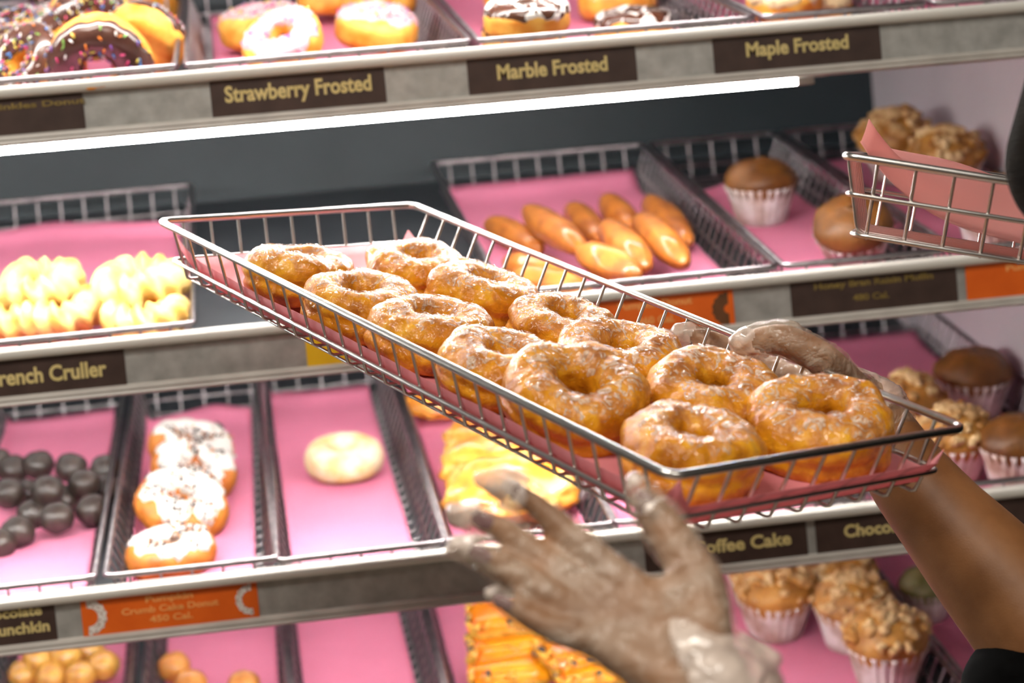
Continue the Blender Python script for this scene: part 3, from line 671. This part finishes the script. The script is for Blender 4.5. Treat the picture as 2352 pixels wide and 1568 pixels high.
CACHE = {}
def protos(kind, var):
    "list of (part name, mesh, stuff?) for one kind of pastry; the first is the body"
    key = (kind, var)
    if key in CACHE: return CACHE[key]
    s = var*3.7 + sum(map(ord, kind))*.13
    L = []
    def frosted(icing, body='yeast', nspr=0, mats=None, **kw):
        G = ring(s, groove=.0012); b = ring_mesh('body', G, M[body]); ic = icing_mesh('icing', G, b, M[icing], seed=s, **kw)
        L.extend([('body', b, 0), ('icing', ic, 0)])
        if nspr: L.append(('sprinkles', bits_mesh('sprinkles', ic, mats, nspr, int(s*10), (.0017,.0042)), 1))
    if kind == 'choc': frosted('chocolate', nspr=130, mats=SPR, wave=.06)
    elif kind == 'straw': frosted('pink_icing', nspr=90 if var % 2 else 150, mats=[SPR[0],M['pink_icing'],SPR[2],SPR[4],SPR[0],SPR[1]], wave=.10, bite=.12, hi=.42)
    elif kind == 'marble': frosted('marble_icing', wave=.06)
    elif kind == 'maple': frosted('maple_icing', nspr=40, mats=[M['crumbs_dark'],M['maple_icing']], wave=.08)
    elif kind == 'plain': L.append(('body', ring_mesh('body', ring(s, groove=.001), M['yeast_gloss']), 0))
    elif kind == 'white':
        G = ring(s, groove=.0, b=.0165, a=.018); b = ring_mesh('body', G, M['cake']); ic = icing_mesh('icing', G, b, M['white_icing'], seed=s, hi=.40, thick=.003, wave=.14)
        cen = V((.02,.02,0)); L.extend([('body', b, 0), ('icing', ic, 0), ('cookie_crumbs', bits_mesh('crumbs', ic, [M['crumbs_dark'],M['white_icing'],M['cake'],M['crumbs_dark']], 150, int(s), (.0026,.0036), cluster=lambda c: nz(c, 40, s) > .0), 1)])
    elif kind == 'powder': L.append(('body', ring_mesh('body', ring(s, b=.0185, a=.018), M['powder']), 0))
    elif kind == 'cruller': L.append(('body', ring_mesh('body', ring(s, n=96, m=40, a=.016, b=.017, ex=2, ridges=(.0034,2,11), lump=.004), M['cruller']), 0))
    elif kind == 'fritter': L.append(('body', blob('body', s, .045, 4, .22, (1,.78,.36), M['fritter'], 2.2, .10), 0))
    elif kind == 'slab':
        bm = bmesh.new(); bmesh.ops.create_cube(bm, size=1)
        for v in bm.verts: v.co = V((v.co.x*.088, v.co.y*.058, v.co.z*.024))
        bmesh.ops.bevel(bm, geom=bm.edges[:], offset=.008, segments=3, affect='EDGES'); bmesh.ops.subdivide_edges(bm, edges=bm.edges[:], cuts=2, use_grid_fill=True)
        for v in bm.verts: v.co += v.co.normalized()*.003*nz(v.co, 50, s)
        b = bpy.data.meshes.new('body'); bm.to_mesh(b)
        for v in list(bm.verts):
            if v.co.z < .0005: bm.verts.remove(v)
        for v in bm.verts: v.co = V((v.co.x*1.03, v.co.y*1.04, v.co.z+.0012))
        ic = bpy.data.meshes.new('icing'); bm.to_mesh(ic); bm.free()
        b.materials.append(M['bar']); ic.materials.append(M['orange_icing'])
        for q in (b, ic): q.polygons.foreach_set('use_smooth', [True]*len(q.polygons))
        L.extend([('body', b, 0), ('icing', ic, 0), ('topping', bits_mesh('topping', ic, [M['bar'],M['bar'],M['fritter'],M['bar'],M['crumbs_dark']], 26, int(s), (.006,.012)), 1)])
    elif kind in ('bran', 'crumb', 'green'):
        cup = lathe([(.001,0,0),(.026,0,.2),(.0275,.001,.5),(.030,.012,1),(.0335,.024,1),(.037,.036,1),(.0405,.044,1.4),(.0398,.044,1.4),(.036,.036,1),(.030,.016,1),(.026,.004,.5),(.001,.003,0)], 96, .0011, 24)
        L.append(('paper_cup', tomesh('cup', cup, M['cup']), 0))
        hgt = .030 if kind == 'bran' else .034
        prof = [(.034,.030,0),(.038,.038,0),(.0400,.0435,0),(.0415,.047,0)] + [(.0415*math.cos(R(a)), .047+hgt*math.sin(R(a))*.85, 0) for a in range(8,90,9)] + [(.0008,.047+hgt*.85,0)]
        v, f = lathe(prof, 48)
        v = [V(p)*1.0 + V(p).normalized()*(.003*nz(p, 45, s)+.001*nz(p, 150, s)) for p in v]
        top = tomesh('top', (v, f), M[kind]); L.append(('muffin_top', top, 0))
        if kind == 'crumb':
            parts = []; rnd = random.Random(int(s*7)); ps = [p for p in top.polygons if p.center.z > .05]
            for c in range(95):
                p = rnd.choice(ps); bm = bmesh.new(); bmesh.ops.create_icosphere(bm, subdivisions=2, radius=rnd.uniform(.0025,.0060))
                o = p.center + p.normal*.001; sd = rnd.random()*50
                vv = [o + q.co*(1+.35*nz(q.co, 260, sd)) for q in bm.verts]; ff = [tuple(x.index for x in q.verts) for q in bm.faces]; parts.append((vv, ff)); bm.free()
            L.append(('crumb_topping', tomesh('crumb', merge(parts), M['crumblump']), 1))
    CACHE[key] = L; return L
NAMES = {'choc':('chocolate_donut','donut','sprinkled chocolate donuts in the top left tray'),'straw':('strawberry_donut','donut','strawberry frosted donuts'),'marble':('marble_donut','donut','marble frosted donuts'),
 'maple':('maple_donut','donut','maple frosted donuts'),'plain':('plain_donut','donut',None),'cruller':('cruller','cruller','pale yellow crullers'),'bran':('bran_muffin','muffin','brown muffins'),
 'crumb':('crumb_muffin','muffin','crumb topped muffins'),'white':('crumb_cake_donut','donut','white iced crumb donuts'),'powder':('powdered_donut','donut',None),'fritter':('fritter','pastry','glazed fritters'),
 'slab':('iced_bar','pastry','orange iced bars'),'green':('green_muffin','muffin',None)}
VAR = {}
for kind, t, (u, v, h), sc, rx, ry, rz, lab in ITEMS:
    base, W = TM[t]; var = VAR.get(kind, 0); VAR[kind] = var+1
    if kind in ('bran','crumb','green'): h = max(.0025, h-.030)
    L = protos(kind, var % 4)
    Mx = base @ Matrix.Translation((u, v, h)) @ Matrix.Rotation(R(rx),4,'X') @ Matrix.Rotation(R(ry),4,'Y') @ Matrix.Rotation(R(rz),4,'Z') @ Matrix.Scale(sc,4)
    nm, cat, grp = NAMES[kind]
    if len(L) == 1: r = mobj(nm, L[0][1]); r.matrix_world = Mx; tag(r, lab, cat, grp)
    else:
        r = empty(nm, Mx, lab, cat, grp)
        for pn, me, st in L:
            o = mobj(pn, me, None, r)
            if st: o['kind'] = 'stuff'
def balls(data, t, m, r, name, what, grp):
    for i, ((u, v, h), where) in enumerate(data):
        me = blob(name, i*2.3+r*100, r, 3, .08, (1,1,.95), M[m], 1.5, .05)
        o = mobj(name, me); o.matrix_world = TM[t][0] @ Matrix.Translation((u,v,max(h, r*.95)))
        tag(o, f'{what} {where}', 'donut hole', grp)
balls(DARK_BALLS, 'T31', 'darkball', .0178, 'donut_hole', 'dark chocolate donut hole', 'dark chocolate donut holes')
balls(GOLD_BALLS, 'T41', 'goldball', .0185, 'donut_hole', 'glazed gold donut hole', 'glazed gold donut holes')
balls(BROWN_BALLS, 'T42', 'brownball', .0185, 'donut_hole', 'brown glazed donut hole', 'brown glazed donut holes')
for i, (a, b, where) in enumerate(STICKS):
    A, B = V(a), V(b); d = (B-A); ln = d.length; q = d.normalized(); ln = min(max(ln*.98, .12), .235)
    bm = bmesh.new(); bmesh.ops.create_icosphere(bm, subdivisions=4, radius=1)
    for v in bm.verts:
        k = 1+.10*nz(v.co, 1.8, i*3.3); x, y, z = v.co
        y2 = math.copysign(abs(y)**.8, y); rr = .0165*k
        v.co = V((x*rr*(1+.1*(1-abs(y))), y2*ln/2, z*rr*1.0))
    me = bpy.data.meshes.new('stick'); bm.to_mesh(me); bm.free(); me.materials.append(M['stick']); me.polygons.foreach_set('use_smooth', [True]*len(me.polygons))
    o = mobj('donut_stick', me)
    o.matrix_world = TM['T22'][0] @ Matrix.Translation((A+B)/2) @ q.to_track_quat('Y','Z').to_matrix().to_4x4()
    tag(o, f'brown glazed donut stick {where}', 'donut stick', 'glazed donut sticks')

# ---------------------------------------------------------------- price cards
def text_mesh(txt, width, cap, bold=.03, m='gold_ink'):
    c = bpy.data.curves.new('txt', 'FONT'); c.body = txt; c.size = 1; c.offset = bold; c.extrude = .01; c.resolution_u = 3; c.align_x = 'LEFT'
    o = bpy.data.objects.new('t', c); COL.objects.link(o); dg = bpy.context.evaluated_depsgraph_get(); dg.update()
    me = bpy.data.meshes.new_from_object(o.evaluated_get(dg)); bpy.data.objects.remove(o); bpy.data.curves.remove(c)
    xs = [v.co.x for v in me.vertices]; x0, x1 = min(xs), max(xs)
    for v in me.vertices: v.co = V(((v.co.x-(x0+x1)/2)*width/(x1-x0), v.co.y*cap/.70, v.co.z*.02))
    me.materials.clear(); me.materials.append(M[m]); return me
TEXTROT = Matrix.Rotation(math.pi/2, 4, 'X')
def card(key, s, m, label, lines, top=-.0115, bot=-.0450, name='price_card', extra=None):
    x0, x1 = CARD_X[key]; cx = (x0+x1)/2; z = TOP[s]
    r = empty(name, Matrix.Translation((cx, 1.9990, z)), label, 'label', 'price cards on the rails')
    mobj('card', box(x0-cx, x1-cx, 0, .0011, bot, top, .0003), M[m], r, smooth=False)
    for txt, dx, dz, w, cap, ink in lines:
        o = mobj('lettering', text_mesh(txt, w, cap, m=ink), None, r, smooth=False)
        o.matrix_local = Matrix.Translation((dx, -.0002, dz)) @ TEXTROT
    if extra: extra(r, x0-cx, x1-cx)
    return r
def half_ring(r, cx, cz, ro, ri, a0, a1, m):
    n = 20; vs = []
    for k in range(n+1):
        a = R(a0+(a1-a0)*k/n); w = 1+.05*math.sin(k*2.4)
        for q in (ro*w, ri): vs += [(cx+q*math.cos(a), -.0003, cz+q*math.sin(a)), (cx+q*math.cos(a), .0002, cz+q*math.sin(a))]
    fs = [(4*k, 4*k+4, 4*k+6, 4*k+2) for k in range(n)]
    mobj('printed_ring', (vs, fs), M[m], r, smooth=False)
card('c_sprink', 0, 'brown_card', 'faded dark card at the left end of the top rail, ending in Sprinkles Donut', [('Sprinkles Donut', .012, -.0215, .098, .0052, 'faded_ink'), ('Cal.', -.040, -.037, .018, .0052, 'faded_ink')])
card('c_straw', 0, 'brown_card', 'brown card lettered Strawberry Frosted', [('Strawberry Frosted', .0, -.0320, .136, 0.0143, 'gold_ink')])
card('c_marble', 0, 'brown_card', 'brown card lettered Marble Frosted', [('Marble Frosted', .0, -.0325, .105, 0.0134, 'gold_ink')])
card('c_maple', 0, 'brown_card', 'brown card lettered Maple Frosted', [('Maple Frosted', .0, -.0310, .100, 0.0129, 'gold_ink')])
card('c_cruller', 1, 'brown_card', 'brown card lettered French Cruller on the middle rail', [('French Cruller', -.001, -.0345, .106, 0.0140, 'gold_ink')])
card('c_yellow', 1, 'yellow_card', 'plain yellow card under the left side of the held tray', [])
card('c_pump', 1, 'orange_card', 'orange card with a dark half ring, lettered Pumpkin Donut', [('Pumpkin Donut', -.004, -.0215, .072, .0068, 'peach_ink'), ('360 Cal.', -.004, -.037, .036, .0068, 'peach_ink')],
     extra=lambda r, a, b: (half_ring(r, b-.0055, -.030, .016, .0045, 90, 270, 'print_dark')))
card('c_honey', 1, 'brown_card', 'dark card lettered Honey Bran Raisin Muffin', [('Honey Bran Raisin Muffin', 0, -.0205, .118, .0062, 'faded_ink'), ('480 Cal.', -.004, -.0345, .036, .0058, 'faded_ink')])
card('c_orange', 1, 'orange_card', 'orange card cut by the right picture edge on the middle rail', [('Pumpkin Muffin', 0, -.0205, .085, .0062, 'peach_ink')])
card('c_munch', 2, 'brown_card', 'dark card at the far left of the lower rail, ending in hkin', [('Chocolate', .000, -.0195, .062, .0085, 'gold_ink'), ('Munchkin', .0075, -.0355, .058, .0100, 'gold_ink')])
card('c_crumb', 2, 'orange_card', 'orange card with two white crumb rings, lettered Pumpkin Crumb Cake Donut', [('Pumpkin', 0, -.0195, .044, .0058, 'peach_ink'), ('Crumb Cake Donut', 0, -.0290, .090, .0058, 'peach_ink'), ('450 Cal.', 0, -.0385, .040, .0058, 'peach_ink')],
     extra=lambda r, a, b: (half_ring(r, a+.0065, -.0275, .0165, .0085, -95, 95, 'print_white'), half_ring(r, b-.0065, -.0275, .0145, .0085, 85, 275, 'print_white')))
card('c_coffee', 2, 'brown_card', 'dark card lettered Coffee Cake, left end behind the thumb', [('Coffee Cake', .015, -.0325, .098, .0120, 'gold_ink')])
card('c_choc', 2, 'brown_card', 'dark card beginning Cho, right end behind the forearm', [('Chocolate Chip', .000, -.0320, .110, .0115, 'gold_ink')])
card('c_dark', 2, 'brown_card', 'dark card right of the forearm at the picture edge', [])

o = mobj('icing_smear', blob('smear', 3, .006, 3, .5, (2.2,.35,.5), M['orange_icing'], 2.5, .2)); o.location = (-.1375, 1.9945, TOP[0]-.0075)
tag(o, 'smear of orange icing on the top rail edge above the faded card', 'smear')
# ---------------------------------------------------------------- the held tray
HMX = Matrix([HELD_M[i]+[0] for i in range(3)]+[[0,0,0,1]]); HMX.translation = V(HELD_O)
HMX = HMX @ Matrix.Translation((0,0,-TH))
tray('held_wire_tray', HMX, .250, .660, 'bright wire tray of glazed donuts held by two gloved hands in front of the shelves', m='steel')
liner(HMX, .250, .660, 'salmon pink paper under the glazed donuts in the held tray', v0=.003, v1=.645, curl=(.020,.006,.020,.012), seed=3, warp=.0010, m='paper_warm')
HL_ = ['glazed donut at the far left of the held tray, seen from its side','glazed donut at the far end of the held tray, right column',
 'glazed donut second from the far end in the left column, round open hole','glazed donut second from the far end in the right column','glazed donut third from the far end in the left column','small tall glazed donut third from the far end in the right column',
 'glazed donut in the left column leaning on the larger one before it','wide flat glazed donut in the middle of the right column','largest glazed donut in the left column, tilted to the camera','glazed donut in the right column in front of the gloved palm',
 'front left glazed donut beside the near corner of the held tray','front right glazed donut beside the near end of the held tray']
TILT = [(-4,2,0),(2,-3,40),(3,2,90),(7,4,10),(3,3,200),(7,2,60),(6,2,150),(6,-5,300),(17,-8,20),(9,-8,120),(2,0,70),(11,-13,20)]
SCL = [1.0,.98,1.02,1.0,1.03,.94,1.0,1.08,1.10,1.06,1.08,1.10]
for i, ((u, v), (rx, ry, rz), sc) in enumerate(zip(HELD_UV, TILT, SCL)):
    G = ring(i*5.1+1 if i < 11 else 3.4, Rm=.0266, a=.0178, b=.0205, n=150, m=64, ex=2.5, lump=.0038, fine=.0012, groove=.0022)
    b = ring_mesh('body', G, M['glazed'])
    gl = icing_mesh('glaze', G, b, M['glaze_film_glints'], seed=i*2.9+1, lo=.10, hi=.36, thick=.0007, wave=.09)
    Mx = HMX @ Matrix.Translation((u, v, .0228 + (abs(rx)+abs(ry))*.00022)) @ Matrix.Rotation(R(rx),4,'X') @ Matrix.Rotation(R(ry),4,'Y') @ Matrix.Rotation(R(rz),4,'Z') @ Matrix.Scale(sc,4)
    r = empty('glazed_donut', Mx, HL_[i], 'donut', 'glazed donuts in the held tray')
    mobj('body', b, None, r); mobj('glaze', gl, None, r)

# ---------------------------------------------------------------- the second tray at the right
SMX = Matrix([SECOND_M[i]+[0] for i in range(3)]+[[0,0,0,1]]); SMX.translation = V(SECOND_O)
SMX = SMX @ Matrix.Translation((0,0,-.051))
tray('tilted_wire_tray', SMX, .250, .200, 'second wire tray entering at the right edge, tilted, with loose salmon paper', H=.051, rz=.026, foot=True, m='steel')
NU, NV = 40, 20; vs = []
for j in range(NV+1):
    for i in range(NU+1):
        s, t = i/NU, j/NV; e = math.exp(-s*7.0)
        x = .019 + s*.215 - .012*e
        z = .012 - .006*s + (.043+.004*math.sin(s*9))*t**1.2*(1-e) + .050*e + .016*e*max(0,1-abs(t-.45)*3) + .0012*nz((s,t,0), 5, 3)
        vs.append((x, .018+t*.165*(1-.05*s) , z))
fs = [(j*(NU+1)+i, j*(NU+1)+i+1, (j+1)*(NU+1)+i+1, (j+1)*(NU+1)+i) for j in range(NV) for i in range(NU)]
o = mobj('paper_liner', (vs,fs), M['paper_salmon']); o.matrix_world = SMX; sd = o.modifiers.new('thick','SOLIDIFY'); sd.thickness = .0003
tag(o, 'salmon paper curling up over the rim of the tilted tray at the right', 'paper', 'pink tray papers')

# ---------------------------------------------------------------- the person
def dense(chain):
    out = []
    for k in range(len(chain)-1):
        (p, r), (q, s) = chain[k], chain[k+1]; p, q = V(p), V(q)
        p0 = V(chain[k-1][0]) if k else p*2-q; q1 = V(chain[k+2][0]) if k+2 < len(chain) else q*2-p
        n = max(2, int((q-p).length/(.22*min(r,s))))
        for i in range(n):
            t = i/n; t2, t3 = t*t, t*t*t
            c = .5*((2*p)+(q-p0)*t+(2*p0-5*p+4*q-q1)*t2+(3*p-p0-3*q+q1)*t3)
            out.append((p.lerp(q,t).lerp(c,.6), r+(s-r)*t))
    out.append((V(chain[-1][0]), chain[-1][1])); return out
_ico = {}
def ico(sub):
    if sub not in _ico:
        bm = bmesh.new(); bmesh.ops.create_icosphere(bm, subdivisions=sub, radius=1)
        _ico[sub] = ([v.co.copy() for v in bm.verts], [tuple(v.index for v in f.verts) for f in bm.faces]); bm.free()
    return _ico[sub]
def flesh(name, spheres, voxel, smooth=4, grow=0):
    "one continuous skin over a cloud of overlapping balls"
    iv, jf = ico(3); vs = []; fs = []
    for s in spheres:
        p, r = s[0], s[1]; sc = s[2] if len(s) > 2 else (1,1,1); o = len(vs)
        vs += [(p[0]+v.x*(r*sc[0]+grow), p[1]+v.y*(r*sc[1]+grow), p[2]+v.z*(r*sc[2]+grow)) for v in iv]; fs += [(a+o,b+o,c+o) for a,b,c in jf]
    me = bpy.data.meshes.new(name); me.from_pydata(vs, [], fs)
    o = bpy.data.objects.new('tmp', me); COL.objects.link(o)
    m = o.modifiers.new('r', 'REMESH'); m.mode = 'VOXEL'; m.voxel_size = voxel; m.use_smooth_shade = True
    m = o.modifiers.new('s', 'SMOOTH'); m.factor = .5; m.iterations = smooth
    dg = bpy.context.evaluated_depsgraph_get(); dg.update()
    out = bpy.data.meshes.new_from_object(o.evaluated_get(dg)); bpy.data.objects.remove(o); bpy.data.meshes.remove(me)
    out.name = name; return out
HL, HR = HANDS['L'], HANDS['R']
for k in ('index','middle','ring','pinky'): HL[k] = [(p, r*(1 if i == 0 else .88)) for i, (p, r) in enumerate(HL[k])]
person = empty('person', Matrix.Translation((.78,1.2,0)), 'person in black reaching in from the right, holding a tray of donuts with clear gloves', 'person')
def P_(name, me, m, parent=person):
    if not me.materials: me.materials.append(m)
    o = mobj(name, me); o.parent = parent; o.matrix_parent_inverse = parent.matrix_world.inverted(); return o
def hand_balls(H, skip=()):
    S = []
    for k, c in H.items():
        if k in skip: continue
        S += dense(c)
    return S
bpy.context.view_layer.update()
SHL, SHR = (.60,1.05,1.30), (.67,1.40,1.33)
hipL, hipR = (.80,1.10,.93), (.80,1.29,.93)
arms = hand_balls(HL) + hand_balls(HR)
eL, eR = HL['arm'][-1][0], HR['arm'][-2][0]
arms += dense([(eL,.040),(tuple((V(eL)+V(SHL))/2),.044),(SHL,.052)]) + dense([(eR,.046),(tuple((V(eR)+V(SHR))/2),.046),(SHR,.054)])
torso = dense([(SHL,.055),((.69,1.22,1.36),.075),(SHR,.055)]) + dense([((.69,1.22,1.34),.11),((.74,1.2,1.18),.115),((.79,1.2,1.02),.12),((.80,1.2,.93),.12)]) \
      + dense([(SHL,.06),((.76,1.12,1.1),.09),(hipL,.085)]) + dense([(SHR,.06),((.76,1.28,1.1),.09),(hipR,.085)])
neck = dense([((.69,1.22,1.38),.058),((.645,1.225,1.46),.052)])
hc = V((.605,1.235,1.53)); fd = V((-.78,0,-.62)); fu = V((-.62,0,.78))
head = dense([(tuple(hc+fu*.03),.088),(tuple(hc-fu*.02+fd*.01),.078),(tuple(hc-fu*.065+fd*.035),.050)])
head += [(tuple(hc+fd*.098-fu*.01), .012), (tuple(hc+fd*.088+fu*.01), .011), (tuple(hc+fd*.086-fu*.045+V((0,0,0))), .014)]
head += [(tuple(hc+V((0,s*.080,0))-fu*.01-fd*.01), .018, (.8,.5,1)) for s in (-1,1)]
legs = []
for h in (hipL, hipR): legs += dense([(h,.085),((.79,h[1],.50),.058),((.82,h[1],.10),.040)])
feet = []
for h in (hipL, hipR): feet += dense([((.82,h[1],.06),.042),((.74,h[1],.040),.038),((.67,h[1],.032),.030)])
P_('body', flesh('body', arms+torso+neck+head+legs, .0032, 3), M['skin'])
P_('shirt', flesh('shirt', [(p, r+.014) for p, r in torso] + [(p, r+.012) for p, r in dense([(SHL,.056),(tuple((V(eL)*.6+V(SHL)*.4)),.052)])] + [(p, r) for p, r in dense([(SHR,.066),(tuple((V(eR)+V(SHR))/2),.062),(MISC['sleeve'][1][0],.060),(MISC['sleeve'][0][0],.050)])], .007, 3), M['shirt'])
P_('trousers', flesh('trousers', [(p, r+.012) for p, r in legs] + [(p, r+.016) for p, r in dense([((.80,1.2,.99),.118),((.80,1.2,.90),.12)])], .008, 3), M['trousers'])
P_('shoe', flesh('shoe', feet[:len(feet)//2], .006, 2), M['trousers']); P_('shoe', flesh('shoe', feet[len(feet)//2:], .006, 2), M['trousers'])
bun = V(MISC['brim_tip']) + V((.0515,-.006,-.004))
hair = flesh('hair', [(tuple(hc+fu*.042-fd*.012), .094), (tuple(hc+fu*.0-fd*.035), .082)] + dense([(tuple(hc+fu*.09),.04),(tuple(bun),.0525)]), .004, 3)
P_('hair', hair, M['hair'])
for s in (-1, 1): P_('eye', blob('eye', 1, .012, 2, 0, (1,1,1), M['crumbs_dark'], 1, 0), M['crumbs_dark']).location = hc+fd*.074+fu*.012+V((0,s*.032,0))-V((.78,1.2,0))*0
# gloves: a loose film a little off the skin, with empty tips and a flared cuff
def glove(H, extra, skip, grow, seed, wr, cuff=None):
    S0 = hand_balls(H); S = [(p, r+grow) for p, r in hand_balls(H, skip)]
    for e in extra: S += dense(MISC[e])
    me = flesh('glove', S, .0017, 3)
    for v in me.vertices:
        c = v.co; f = 1-abs(nz(c, 42, seed)+.5*nz((c.x,c.y,c.z*2.2), 90, seed+2))*2.2
        v.co = c + v.normal*(wr*max(0, f)**2 + .0006*nz(c, 160, seed))
    me.update()
    kd = mathutils.kdtree.KDTree(len(S0)); [kd.insert(V(p), i) for i, (p, r) in enumerate(S0)]; kd.balance()
    me.materials.append(M['glove']); me.materials.append(M['glove_tip'])
    for q in me.polygons:
        best = min((d - S0[i][1]) for _, i, d in kd.find_n(q.center, 6))
        if best > .0048: q.material_index = 1
    return me
P_('glove', glove(HL, ['glove_tips_L','glove_tip_mid','glove_tip_ring','glove_tip_pinky','glove_tip_thumb','glove_cuff_L','glove_flare_L'], ('arm',), .0010, 4, .0016), M['glove'])
P_('glove', glove(HR, ['glove_tip_R','glove_thumb_R','glove_cuff_R'], ('arm',), .0012, 9, .0016), M['glove'])
for p, sc in ((NAIL_I,.0062),(NAIL_M,.0062),(NAIL_R,.0062),(NAIL_P,.0050),(NAIL_T,.0075)):
    pass
# nails: seated on the finger ends, seen through the film
for key, w in (('index',.0058),('middle',.0060),('ring',.0060),('pinky',.0048),('thumb',.0072)):
    c = HL[key]; a, b = V(c[-2][0]), V(c[-1][0]); ax = (b-a).normalized(); cam = (V((0,0,1.45))-b).normalized(); up = (cam-ax*cam.dot(ax)).normalized()
    if key == 'thumb': b = a.lerp(b, .6)
    me = blob('nail', 1, 1, 3, 0, (w*.80, w*1.25, w*.34), M['nail'], 1, 0)
    o = P_('nail', me, M['nail']); side = ax.cross(up)
    o.matrix_world = Matrix.Translation(b+up*c[-1][1]*.82+ax*.001) @ Matrix((side, ax, up)).transposed().to_4x4()
for i, o in enumerate([o for o in person.children if o.name.startswith('eye')]):
    s = (-1, 1)[i]; o.matrix_world = Matrix.Translation(hc+fd*.076+fu*.012+V((0,s*.032,0)))
